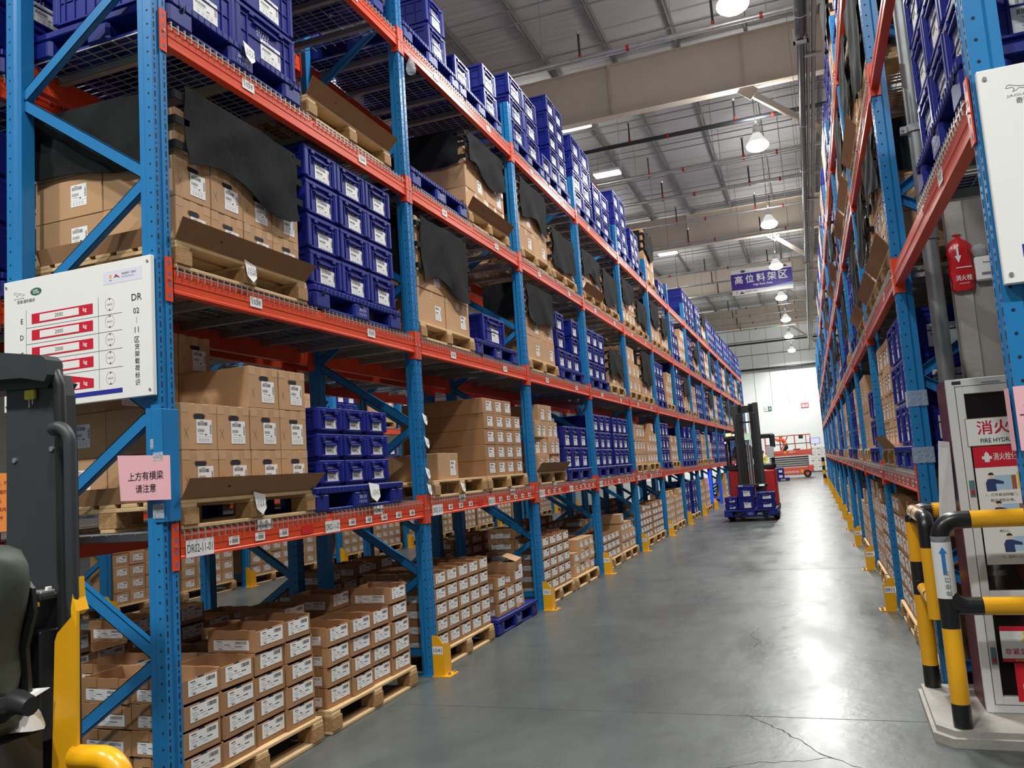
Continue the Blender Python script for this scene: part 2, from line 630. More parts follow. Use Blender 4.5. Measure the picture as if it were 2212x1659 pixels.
# columns inside the right rack row with knee braces
for i, y in enumerate((16.9, 31.2, 42.0, 56.1)):
    mb = MB()
    mb.box(4.62, y - .15, 0, 4.64, y + .15, 10.48, M_BEIGE)
    mb.box(4.92, y - .15, 0, 4.94, y + .15, 10.48, M_BEIGE)
    mb.box(4.64, y - .006, 0, 4.92, y + .006, 10.48, M_BEIGE)
    struct('column_%d' % (i + 1), mb)
    kb = MB()
    a, b2 = Vector((2.35, y, 10.42)), Vector((4.60, y, 8.55))
    d = (b2 - a).normalized()
    up = Vector((-d.z, 0, d.x))
    if up.z < 0:
        up = -up
    for s in (-1, 1):
        o = a + Vector((0, s * .06, 0))
        vs = []
        for w_ in (-.07, .07):
            for t in (0, (b2 - a).length):
                vs.append(o + d * t + up * w_)
        kb.add(vs + [v + Vector((0, .012, 0)) for v in vs], [(0, 1, 3, 2), (4, 6, 7, 5), (0, 4, 5, 1), (2, 3, 7, 6), (0, 2, 6, 4), (1, 5, 7, 3)], M_BEIGE)
    vs = [a + up * .07, b2 + up * .07, b2 + up * .07 + Vector((0, .06, 0)), a + up * .07 + Vector((0, .06, 0))]
    kb.add([v - Vector((0, .03, 0)) for v in vs], [(0, 1, 2, 3)], M_BEIGE)
    # gusset plate with four bolts at the column end, another under the rafter
    for c, w_ in ((a + d * 2.2, .16), (a + d * .05, .2)):
        vs = [c + d * p * w_ + up * q * w_ * .8 - Vector((0, .075, 0)) for p, q in ((-1, -1), (1, -1), (1, 1), (-1, 1))]
        kb.add(vs + [v + Vector((0, .012, 0)) for v in vs], [(0, 1, 2, 3), (7, 6, 5, 4), (0, 4, 5, 1), (1, 5, 6, 2), (2, 6, 7, 3), (3, 7, 4, 0)], M_BEIGE)
        for p, q in ((-.5, -.5), (.5, -.5), (.5, .5), (-.5, .5)):
            e = c + d * p * w_ + up * q * w_ * .8 - Vector((0, .075, 0))
            kb.cyl(e, e - Vector((0, .02, 0)), .02, M_STEEL, 8)
    struct('ceiling_brace_%d' % (i + 1), kb)
# concrete pier behind the hydrant cabinet, with a pale corner guard
struct('column_5', MB().box(3.905, 2.455, 0, 4.85, 2.525, 3.4, M_GWALL).box(3.883, 2.44, 0, 3.985, 2.455, 3.4, M_CONC).box(3.883, 2.455, 0, 3.905, 2.525, 3.4, M_CONC))
# raised concrete plinth
pl = MB()
pts = [(3.50, 1.62), (5.2, 1.62), (5.2, 2.54), (3.92, 2.54), (3.44, 2.52), (3.42, 1.72)]
pl.prism(pts, 'z', 0, .075, M_CONC)
pl.prism([(a - (.02 if a < 3.6 else 0), b - (.03 if b < 1.8 else 0)) for a, b in pts], 'z', 0, .045, M_CONC)
struct('floor_plinth', pl)

# ------------------------------------------------------------------ pipes under the roof
CPL = MB().cyl((-.03, 0, 0), (.03, 0, 0), .066, M_REDP, 10).mesh('coupling', True)
for i, y in enumerate((12.5, 17.4, 20.1, 22.5, 25.4, 28.4, 33.6, 36.4, 39.2, 44.6, 47.4, 50.2, 53)):
    t = thing('sprinkler_pipe', 'galvanised sprinkler pipe crossing under the roof, %s from the near end of the aisle' % ORD[i + 1], 'pipe', (0, y, 9.9), 0, 'sprinkler branch pipes')
    obj('pipe', MB().cyl((-9, 0, 0), (4.9, 0, 0), .057 if i < 2 else .042, M_PIPE if i != 1 else M_DARKP, 10), t, smooth=True)
    for x in (-4.9, -2.3, .3, 2.9):
        obj('coupling', CPL, t, loc=(x, 0, 0))
    for x in (-3.4, -.7, 2.0):
        hd = MB().cyl((x, 0, .03), (x, 0, .55), .024, M_DARKP, 8).cyl((x, 0, .55), (x, 0, .6), .02, M_STEEL, 8, .05)
        hd.cyl((x, 0, -.05), (x, 0, .12), .034, M_REDP, 8)
        obj('sprinkler_head', hd, t)
    for x in (-4.6, -1.5, 1.2, 3.0):
        obj('hanger_rod', MB().cyl((x, 0, .03), (x, 0, 1.95), .008, M_GREYS, 6), t)
t = thing('drain_pipe', 'thick dark drain pipe running along the roof above the aisle edge', 'pipe', (3.535, 0, 9.05))
obj('pipe', MB().cyl((0, -1, 0), (0, 11.9, 0), .085, M_DARKP, 16).cyl((0, 12.1, -.03), (0, 30.5, -.03), .07, M_DARKP, 16).cyl((0, 30.7, -.03), (0, 61, -.03), .055, M_DARKP, 12), t, smooth=True)
for y in (11.95, 30.55):
    cl = MB()
    cl.box(-.13, y, -.13, .13, y + .08, -.09, M_ZINC).box(-.13, y, -.13, -.10, y + .08, .16, M_ZINC).box(.10, y, -.13, .13, y + .08, .16, M_ZINC)
    obj('bracket', cl, t)
for y in (8.5, 11.0, 16.0, 19.2, 23, 27, 34, 38):
    obj('hanger_ring', MB().tube([(-.10 * math.cos(a), y, -.11 - .05 * math.sin(a)) for a in [pi * i / 10 for i in range(11)]], .006, M_STEEL, 6).cyl((-.1, y, -.11), (-.1, y, 2.8), .006, M_STEEL, 6).cyl((.1, y, -.11), (.1, y, 2.8), .006, M_STEEL, 6), t)
t = thing('conduit_run', 'slim grey metal conduit beside the dark drain pipe', 'pipe', (3.66, 0, 9.05))
obj('conduit', MB().cyl((0, -1, .0), (0, 61, 0), .04, M_GREYS, 10).cyl((.1, -1, 0), (.1, 61, 0), .045, M_GREYS, 10), t, smooth=True)
for y in (12.6, 22, 32):
    obj('bracket', MB().box(-.07, y, -.09, .25, y + .1, -.05, M_ZINC), t)
t = thing('wall_pipe', 'dark horizontal pipe running across the white end wall', 'pipe', (0, 62.6, 8.14))
obj('pipe', MB().cyl((-6, 0, 0), (4.9, 0, 0), .09, M_DARKP, 10), t, smooth=True)
obj('bracket', MB().box(-3, 0, -.03, -2.9, .4, .03, M_ZINC), t)
obj('bracket', MB().box(4.4, 0, -.03, 4.5, .4, .03, M_ZINC), t)
t = thing('cable_tray', 'long dark bar slanting above the far end of the aisle', 'bar', (0, 58.0, 9.6))
obj('tray', MB().box(-6, -.1, -.06, 4.9, .1, .06, M_DARKP), t)
for x in (-2, 3):
    obj('hanger_rod', MB().cyl((x, 0, 0), (x, 0, 2.5), .01, M_GREYS, 6), t)

# ------------------------------------------------------------------ lamps
LAMPS = [(2.48, 10.32), (2.48, 17.03), (2.41, 24.35), (2.37, 30.85), (2.34, 38.02), (2.35, 45.09), (2.33, 52.29), (2.34, 60.3)]
lamp_parts = None


def high_bay(x, y, label, z=9.0):
    global lamp_parts
    if lamp_parts is None:
        sh = MB().lathe([(.05, .34), (.09, .33), (.13, .26), (.20, .16), (.235, .105), (.238, .105), (.21, .165), (.14, .27), (.10, .35), (.05, .36)], E_SHADE, 24)
        gl = MB().lathe([(.0, -.085), (.10, -.08), (.19, -.055), (.25, -.01), (.268, .03), (.262, .07), (.235, .10)], E_LAMP, 24)
        hs = MB().cyl((0, 0, .34), (0, 0, .52), .085, M_WHITE, 14).cyl((0, 0, .52), (0, 0, .56), .06, M_WHITE, 14)
        hk = MB().tube([(.0, 0, .56), (0, 0, .62), (.03, 0, .65), (0, 0, .68), (0, 0, 1.4), (0, 0, 3.1)], .010, M_DARKP, 6)
        lamp_parts = [('reflector', sh.mesh('reflector', True)), ('lens', gl.mesh('lens', True)), ('ballast_housing', hs.mesh('ballast_housing', True)), ('suspension', hk.mesh('suspension'))]
    t = thing('high_bay_lamp', label, 'lamp', (x, y, z), 0, 'high bay lamps over the aisle')
    for nm, me in lamp_parts:
        obj(nm, me, t)
    li = bpy.data.lights.new('lamp', 'AREA')
    li.shape = 'DISK'
    li.size = .5
    li.energy = LAMP_W
    li.spread = math.radians(165)
    li.color = (1, .985, .95)
    lo = bpy.data.objects.new('lamp_light', li)
    COL.objects.link(lo)
    lo.parent = t
    lo.location = (0, 0, -.10)
    # light leaking upwards out of the glass shade
    lu = bpy.data.lights.new('lamp_top', 'AREA')
    lu.shape = 'DISK'
    lu.size = .5
    lu.energy = LAMP_W * .11
    lo = bpy.data.objects.new('lamp_shade_light', lu)
    COL.objects.link(lo)
    lo.parent = t
    lo.location = (0, 0, .60)
    lo.rotation_euler = (pi, 0, 0)


for i, (x, y) in enumerate(LAMPS):
    high_bay(x, y, 'lit high bay lamp hanging over the aisle, %s from the near end' % ORD[i + 1])
high_bay(-2.68, 38.87, 'lit high bay lamp showing above the far crates of the left rack')
for i, y in enumerate((7.5, 19.5, 31.5)):
    high_bay(-4.0, y, 'lit high bay lamp over the aisle behind the left rack, %s from the near end' % ORD[i + 1])
high_bay(2.5, 3.6, 'lit high bay lamp over the near end of the aisle, before the first rafter')
for i, (x, y) in enumerate(((1.2, -5.2), (-3.6, -5.2), (5.2, -5.2))):  # lamps added behind the camera to brighten the near rack ends
    high_bay(x, y, 'added unseen high bay lamp over the open floor before the racks, %s' % ('middle one', 'towards the truck', 'towards the hydrant')[i])
for i, (x, y) in enumerate(((-5.0, 57), (-7.0, 57), (-9, 57))):  # lamps added out of sight to brighten the end wall
    high_bay(x, y, 'added high bay lamp brightening the white end wall, hidden by crates, %s from aisle' % ORD[i + 1])

for i, (x, y) in enumerate(((-2.5, 18.9), (-2.58, 23.17), (-2.5, 35.1))):
    t = thing('strip_light', 'bright rectangular strip light below the roof, %s from the near end' % ORD[i + 1], 'lamp', (x, y, 11.35), 0, 'roof strip lights')
    obj('housing', MB().box(-.45, -.22, 0, .45, .22, .08, M_WHITE), t)
    obj('tube_panel', MB().box(-.43, -.2, -.03, .43, .2, 0, E_TUBE), t)
    for q in (-.3, .3):
        obj('hanger_rod', MB().cyl((q, 0, .08), (q, 0, .755), .008, M_GREYS, 6), t)

# ================================================================== racking
def post_mesh(H, holes=True):
    p = [(.05, -.05), (.05, -.017), (.041, -.011), (.041, .011), (.05, .017), (.05, .05), (-.005, .05), (-.017, .04), (-.05, .04),
         (-.05, -.04), (-.017, -.04), (-.005, -.05)]
    mb = MB().prism(p, 'z', 0, H, M_POST)
    if holes:
        z = .06
        i = 0
        while z < H - .05:
            for y in (-.033, .033):
                if i % 2 == 0:
                    mb.rect((.05, y, z), Y_, Z_, .009, .030, M_HOLE, .0006)
                else:
                    mb.poly([(.0055 * math.cos(a * pi / 4), .0055 * math.sin(a * pi / 4)) for a in range(8)], (.05, y, z), Y_, Z_, M_HOLE, .0006)
            if i % 2 == 0:
                for s, u in ((-1, X_), (1, NX)):
                    mb.poly([(.006 * math.cos(a * pi / 4), .006 * math.sin(a * pi / 4)) for a in range(8)], (.024, s * .05, z), u, Z_, M_HOLE, .0006)
            z += .0375
            i += 1
    return mb.mesh('post')


def brace_mesh(dz):
    """channel between the front and rear post, rising dz from front to rear (local x 0 -> -.9)"""
    a, b = Vector((-.06, 0, 0)), Vector((-.965, 0, dz))
    d = (b - a).normalized()
    up = Vector((-d.z, 0, d.x))
    mb = MB()

    def bar(y0, y1, w0, w1):
        vs = [a + up * w + Vector((0, y, 0)) for y in (y0, y1) for w in (w0, w1)] + [b + up * w + Vector((0, y, 0)) for y in (y0, y1) for w in (w0, w1)]
        mb.add(vs, [(0, 1, 3, 2), (4, 6, 7, 5), (0, 4, 5, 1), (2, 3, 7, 6), (0, 2, 6, 4), (1, 5, 7, 3)], M_POST)
    bar(-.02, .016, -.031, -.027)
    bar(-.02, .016, .027, .031)
    bar(-.02, -.016, -.031, .031)
    for e, s in ((a, 1), (b, -1)):
        c = e + d * .01 * s
        mb.cyl(c + Vector((0, -.035, 0)), c + Vector((0, .03, 0)), .009, M_STEEL, 8)
    return mb.mesh('brace')


PM, PMF, PM2 = post_mesh(5.9), post_mesh(5.9, False), post_mesh(6.9)
BR_UP, BR_DN, BR_H = brace_mesh(.6), brace_mesh(-.6), brace_mesh(0)
FOOT = MB().box(-.08, -.07, 0, .06, .07, .006, M_POST).cyl((.045, .058, .006), (.045, .058, .02), .008, M_STEEL, 8).mesh('base_plate')
BOLT = MB().cyl((0, -.06, 0), (0, -.048, 0), .011, M_STEEL, 6).mesh('bolt')


def frame(xf, y, s, label, near=True, tall=False, rear=True, cat_group='upright frames of the racking'):
    """upright frame: front post centre at xf - s*.05, depth away from the aisle along -s"""
    t = thing('rack_upright', label, 'rack upright', (xf, y, 0), 0 if s > 0 else pi, cat_group)
    pm = (PM2 if tall else PM) if near else PMF
    for q in (0, 1):
        xa = xf - s * .1 - s * .925 * q
        OBST.append((min(xa, xa + s * .1), y - .05, 0, max(xa, xa + s * .1), y + .05, 6))
    a = obj('post', pm, t, loc=(-.05, 0, .006))
    if rear:
        b = obj('post', pm, t, loc=(-.975, 0, .006), rotz=pi)
    for q in ((a, b) if rear else (a,)):
        obj('base_plate', FOOT, q, loc=(0, 0, -.006))
    if not rear:
        return t
    z = .77
    obj('brace', BR_H, t, loc=(0, 0, .17))
    while z < 5.9:
        obj('brace', BR_DN, t, loc=(0, 0, z))
        if z + .6 < 5.8:
            obj('brace', BR_UP, t, loc=(0, 0, z))
        z += 1.2
    return t


def beam_mesh(L):
    p = [(-.05, -.065), (0, -.065), (0, -.052), (-.003, -.048), (-.003, -.012), (0, -.008), (0, .022), (-.012, .030), (-.012, .065), (-.05, .065)]
    return MB().prism(p, 'y', .052, L - .052, M_BEAM).mesh('beam_rail')


def conn_mesh(s):
    """angle connector hooked on the post front; s=+1 at the near end of the beam"""
    y0, y1 = (.003, .058) if s > 0 else (-.058, -.003)
    mb = MB()
    mb.box(.0005, min(y0, y1), -.115, .006, max(y0, y1), .115, M_BEAM)
    yb = .052 if s > 0 else -.058
    mb.box(-.06, yb, -.115, .006, yb + .006, .115, M_BEAM)
    for z in (-.085, -.03, .03, .085):
        mb.rect((.006, s * .03, z), Y_, Z_, .012, .02, M_POST, .0006)
    mb.cyl((.006, s * .03, .0), (.012, s * .03, .0), .008, M_STEEL, 6)
    return mb.mesh('connector')


BEAM, CN_A, CN_B = beam_mesh(BAY), conn_mesh(1), conn_mesh(-1)
BEAMFAR = MB().prism([(-.05, -.065), (0, -.065), (0, .022), (-.012, .030), (-.012, .065), (-.05, .065)], 'y', .05, BAY - .05, M_BEAM)
for yy in (0, BAY):
    BEAMFAR.box(.0005, yy - .058 + (.061 if yy == 0 else 0), -.115, .006, yy + (.058 if yy == 0 else -.003), .115, M_BEAM)
    BEAMFAR.box(-.06, (.052 if yy == 0 else yy - .058), -.115, .006, (.058 if yy == 0 else yy - .052), .115, M_BEAM)
BEAMFAR = BEAMFAR.mesh('rack_crossbeam')

STK = {}


def sticker_small():
    mb = MB().rect((0, 0, 0), Y_, Z_, .085, .045, M_PAPER, .001)
    for k in range(11):
        mb.rect((.001, -.014 + k * .0042, -.002), Y_, Z_, .0016 + .0014 * ((k * 7) % 3 == 0), .022, M_INK, .0004)
    mb.rect((.001, -.03, -.004), Y_, Z_, .006, .012, M_RED, .0004)
    mb.rect((.001, .01, .017), Y_, Z_, .05, .003, M_GREYINK, .0004)
    return mb.mesh('barcode_sticker')


STICK = sticker_small()


def beam(x, y, z, s, label, near, texts=(), group='orange load beams'):
    """front beam with its face on the plane x; s=+1: faces +x, y is the near post of the bay"""
    rz = 0 if s > 0 else pi
    OBST.append((min(x, x - s * .05), y, z - .065, max(x, x - s * .05), y + BAY, z + .065))
    loc = (x, y, z) if s > 0 else (x, y + BAY, z)
    if not near:
        return tag(obj('rack_crossbeam', BEAMFAR, loc=loc, rotz=rz), label, 'rack beam', group)
    t = thing('rack_crossbeam', label, 'rack beam', loc, rz, group)
    r = obj('beam_rail', BEAM, t)
    obj('connector', CN_A, t)
    obj('connector', CN_B, t, loc=(0, BAY, 0))
    for tx in texts:
        yy, st, w, h, dz = tx
        if s < 0:
            yy = BAY - yy
        if st == '*':
            obj('barcode_sticker', STICK, r, loc=(0, yy, dz))
        elif st == '#':
            obj('red_sticker', MB().rect((0, yy, dz), Y_, Z_, w, h, mat('red_sticker', srgb(206, 30, 28), .5), .001), r)
        else:
            lb = obj('location_label', MB().rect((.0, yy, dz), Y_, Z_, w, h, M_PAPER, .0012), r, label='white label printed ' + st)
            obj('lettering', MB().text(st, (.0012, yy, dz), Y_, Z_, h * .5, M_INK, maxw=w * .9, lift=.0006), lb)
    return t


def deck_mesh(L, fine=True):
    mb = MB()
    w = .0028
    y = .03
    while y < L - .02:
        mb.box(-1.0, y - w, 0, .009, y + w, .006, M_WIRE)
        mb.box(.004, y - w, -.046, .0095, y + w, .004, M_WIRE)
        y += .05 if fine else .1
    for x in [-.98 + .098 * i for i in range(11)] + [.006]:
        mb.box(x - w, .02, -.005 if x < 0 else -.02, x + w, L - .02, -.001 if x < 0 else -.015, M_WIRE)
    return mb.mesh('wire_mesh')


CHAN = MB().box(-.970, -.022, -.05, -.052, .022, -.046, M_ZINC).box(-.970, -.022, -.05, -.052, -.019, -.006, M_ZINC).box(-.970, .019, -.05, -.052, .022, -.006, M_ZINC).mesh('support_channel')
DK_H, DK_F = deck_mesh(1.34), deck_mesh(2.69, False)


def deck(x, y, z, s, label, near):
    L = 1.34 if near else 2.69
    loc = (x, y, z) if s > 0 else (x, y + L, z)
    t = thing('wire_deck', label, 'wire shelf', loc, 0 if s > 0 else pi, 'wire mesh shelf decks')
    obj('wire_mesh', DK_H if near else DK_F, t)
    for yy in ((.2, .67, 1.14) if near else (.2, .67, 1.14, 1.55, 2.02, 2.49)):
        obj('support_channel', CHAN, t, loc=(0, yy, 0))
    return t


PROT = {}


def protector(x, y, s, label, num=None, near=True):
    """yellow steel guard bolted to the floor in front of a post"""
    if 'm' not in PROT:
        PROT['m'] = MB().prism([(.0, 0), (.092, 0), (.092, .25), (.05, .31), (.0, .31)], 'y', -.075, -.069, M_YEL).prism([(-.075, 0), (.05, 0), (.05, .23), (-.04, .25), (-.075, .25)], 'x', .092, .098, M_YEL).mesh('guard_plate')
        fp = MB().box(-.0, -.10, 0, .15, .07, .008, M_YEL)
        for yy in (-.06, .06):
            fp.cyl((.125, yy * .8, .008), (.125, yy * .8, .028), .013, M_STEEL, 6)
        PROT['f'] = fp.mesh('foot_plate')
        PROT['n'] = None and MB().rect((.058, -.0755, .25), X_, Z_, .11, .07, M_PAPER, .001)
    t = thing('post_protector', label, 'post guard', (x + s * .014, y, 0), 0 if s > 0 else pi, 'yellow post protectors')
    if s < 0:
        g = obj('guard_plate', PROT['m'], t)
        g.scale = (1, -1, 1)
        f = obj('foot_plate', PROT['f'], t)
    else:
        obj('guard_plate', PROT['m'], t)
        obj('foot_plate', PROT['f'], t)
    if num:
        # number card on the face towards the hall entrance
        if s > 0:
            lb = obj('number_card', MB().rect((.046, -.0755, .20), X_, Z_, .090, .06, M_PAPER, .001), t)
            obj('lettering', MB().text(num, (.046, -.0767, .20), X_, Z_, .030, M_INK, maxw=.082), lb)
        else:
            lb = obj('number_card', MB().rect((.046, .0755, .20), NX, Z_, .090, .06, M_PAPER, .001), t)
            obj('lettering', MB().text(num, (.046, .0767, .20), NX, Z_, .030, M_INK, maxw=.082), lb)
    return t


# ---- left rack
NUM = {(0, 1): '1037', (0, 2): '1038', (0, 3): '1039'}
for k in range(NB + 1):
    frame(0, k * BAY, 1, 'blue upright frame of the left rack, %s from the near end' % ORD[k + 1], near=k < 6, tall=k < 2)
    if k:
        protector(0, k * BAY, 1, 'yellow guard before the %s post of the left rack%s' % (ORD[k + 1], ', numbered 1041' if k == 1 else ''), {1: '1041', 2: '1051', 3: '1061', 4: '1071', 5: '1081'}.get(k))
for b in range(NB):
    for l in (1, 2, 3, 4):
        tx = []
        if b < 5:
            if l == 1:
                tx = [(.20, 'DR02-11-01' if b == 0 else 'DR02-1%d-01' % (b + 1), .20, .085, -.02)] + [(.46 + .22 * i, '*', 0, 0, -.012) for i in range(3)]
                tx += [(1.14, '#', .12, .05, -.015), (1.42, 'DR02-11-02' if b == 0 else 'DR02-1%d-02' % (b + 1), .17, .075, -.02)] + [(1.66 + .22 * i, '*', 0, 0, -.012) for i in range(5)]
                tx += [(.72, '%d7' % (103 + b), .12, .06, .05), (2.02, '%d2' % (104 + b), .12, .06, .045)]
            else:
                tx = [(.72, '%d%d' % (103 + b, 6 + l), .11, .06, .0), (2.05, '%d%d' % (104 + b, 1 + l), .11, .06, .0)]
        beam(0, b * BAY, ZL[l], 1, 'orange front beam carrying the %s, %s bay of the left rack' % (LV[l], ORD[b + 1]), b < 7, tx)
        beam(-1.025, b * BAY, ZL[l], -1, 'orange rear beam behind the %s, %s bay of the left rack' % (LV[l], ORD[b + 1]), b < 2)
        if b < 4:
            deck(0, b * BAY + .055, ZL[l] + .07, 1, 'grey wire deck on the %s, near half of the %s bay, left rack' % (LV[l], ORD[b + 1]), True)
            deck(0, b * BAY + 1.405, ZL[l] + .07, 1, 'grey wire deck on the %s, far half of the %s bay, left rack' % (LV[l], ORD[b + 1]), True)
        else:
            deck(0, b * BAY + .055, ZL[l] + .07, 1, 'grey wire deck on the %s, %s bay of the left rack' % (LV[l], ORD[b + 1]), False)
# ---- rack standing back to back behind it
XB = -1.22
for k in range(10):
    frame(XB, k * BAY, 1, 'blue upright frame of the rack behind the left rack, %s from the near end' % ORD[k + 1], near=k < 3)
for b in range(9):
    for l in (1, 2, 3, 4):
        if l == 4 and b > 2:
            continue
        beam(XB, b * BAY, ZL[l], 1, 'orange beam carrying the %s, %s bay of the rack behind the left rack' % (LV[l], ORD[b + 1]), b < 2)
        deck(XB, b * BAY + .055, ZL[l] + .07, 1, 'grey wire deck on the %s, %s bay of the rack behind the left rack' % (LV[l], ORD[b + 1]), False)
        if b < 3:
            beam(XB - 1.025, b * BAY, ZL[l], -1, 'orange far beam of the %s, %s bay of the rack behind the left rack' % (LV[l], ORD[b + 1]), False)
# ---- rack across the next aisle
XC = -5.8
for k in range(2, 11):
    frame(XC, k * BAY - .5, 1, 'blue upright frame across the next aisle, %s from its near end' % ORD[k - 1], near=False)
    protector(XC, k * BAY - .5, 1, 'yellow guard across the next aisle, %s from its near end' % ORD[k - 1])
for b in range(2, 10):
    for l in (1, 2):
        beam(XC, b * BAY - .5, ZL[l], 1, 'orange beam carrying the %s across the next aisle, %s bay' % (LV[l], ORD[b - 1]), False)
        deck(XC, b * BAY + .055 - .5, ZL[l] + .07, 1, 'grey wire deck on the %s across the next aisle, %s bay' % (LV[l], ORD[b - 1]), False)
# ---- right rack
for k in range(0, NB + 1):
    frame(AISLE, RY0 + k * BAY, -1, 'blue upright frame of the right rack, %s from the near end' % ORD[k + 1], near=k < 6, tall=k < 2)
    if k > 1:
        protector(AISLE, RY0 + k * BAY, -1, 'yellow guard before the %s post of the right rack%s' % (ORD[k + 1], ', numbered 0911' if k == 2 else ''), {2: '0911', 3: '0901', 4: '0891'}.get(k))
for b in range(NB):
    for l in (1, 2, 3, 4):
        if b == 0 and l in (1, 4):
            continue
        if l == 4 and b > 8:
            continue
        y = RY0 + b * BAY
        tx = [(.72, '%d' % (911 - b * 10 + l), .11, .06, 0)] if b < 4 and l > 1 else ([(.3 + .3 * i, '*', 0, 0, -.012) for i in range(8)] if b < 5 else [])
        beam(AISLE, y, ZL[l], -1, 'orange front beam carrying the %s, %s bay of the right rack' % (LV[l], ORD[b + 1]), b < 7, tx)
        if b:
            beam(AISLE + 1.025, y, ZL[l], 1, 'orange rear beam behind the %s, %s bay of the right rack' % (LV[l], ORD[b + 1]), False)
        if b == 0:
            deck(AISLE, y + .055, ZL[l] + .07, -1, 'grey wire deck on the %s above the hydrant bay, right rack' % LV[l], True)
        elif b < 3:
            deck(AISLE, y + .055, ZL[l] + .07, -1, 'grey wire deck on the %s, near half of the %s bay, right rack' % (LV[l], ORD[b + 1]), True)
            deck(AISLE, y + 1.405, ZL[l] + .07, -1, 'grey wire deck on the %s, far half of the %s bay, right rack' % (LV[l], ORD[b + 1]), True)
        else:
            deck(AISLE, y + .055, ZL[l] + .07, -1, 'grey wire deck on the %s, %s bay of the right rack' % (LV[l], ORD[b + 1]), False)

# ================================================================== goods
def label_mesh(w, h, kind=0):
    """shipping label lying on the face x=0, centred, readable from +x"""
    mb = MB().rect((0, 0, 0), Y_, Z_, w, h, M_PAPER, .0012)
    r = random.Random(int(w * 1e4) + kind)

    def bars(cy, cz, bw, bh, step=.0032):
        y = cy - bw / 2
        while y < cy + bw / 2:
            t = r.choice((.0009, .0014, .0022))
            mb.rect((.0012, y, cz), Y_, Z_, t, bh, M_INK, .0003)
            y += t + r.choice((.0011, .0018, .0026))
    L = lambda cy, cz, bw, bh, m=M_GREYINK: mb.rect((.0012, cy, cz), Y_, Z_, bw, bh, m, .0003)
    if kind == 0:      # square logistics label with two barcodes and a side code
        bars(-.1 * w, .32 * h, .62 * w, .15 * h)
        bars(-.2 * w, .04 * h, .42 * w, .13 * h)
        for i in range(9):
            L(.42 * w, -.08 * h + i * .045 * h, .10 * w, .02 * h if i % 3 else .03 * h, M_INK)
        L(-.16 * w, .43 * h, .22 * w, .03 * h)
        L(-.2 * w, -.10 * h, .3 * w, .02 * h)
        L(.1 * w, -.13 * h, .12 * w, .05 * h, M_INK)
        L(0, -.22 * h, .94 * w, .006 * h)
        for i in range(4):
            L(-.3 * w + .18 * i * w, -.32 * h, .12 * w, .02 * h)
            L(-.3 * w + .18 * i * w, -.40 * h, .09 * w, .025 * h)
    else:              # long parts label
        bars(.27 * w, .26 * h, .32 * w, .26 * h)
        for i, (a, b) in enumerate(((-.34, .36), (-.3, .22), (-.36, .04), (-.12, .04), (-.3, -.12), (-.05, -.12), (.2, -.12), (-.34, -.28), (.05, -.3), (-.3, -.4))):
            L(a * w, b * h, r.uniform(.10, .22) * w, (.03 if i % 3 else .06) * h, M_GREYINK if i % 3 else M_INK)
        if kind == 2:
            mb.text('1.13', (.0012, -.1 * w, .2 * h), Y_, Z_, .16 * h, M_INK)
    return mb


PRO = {}


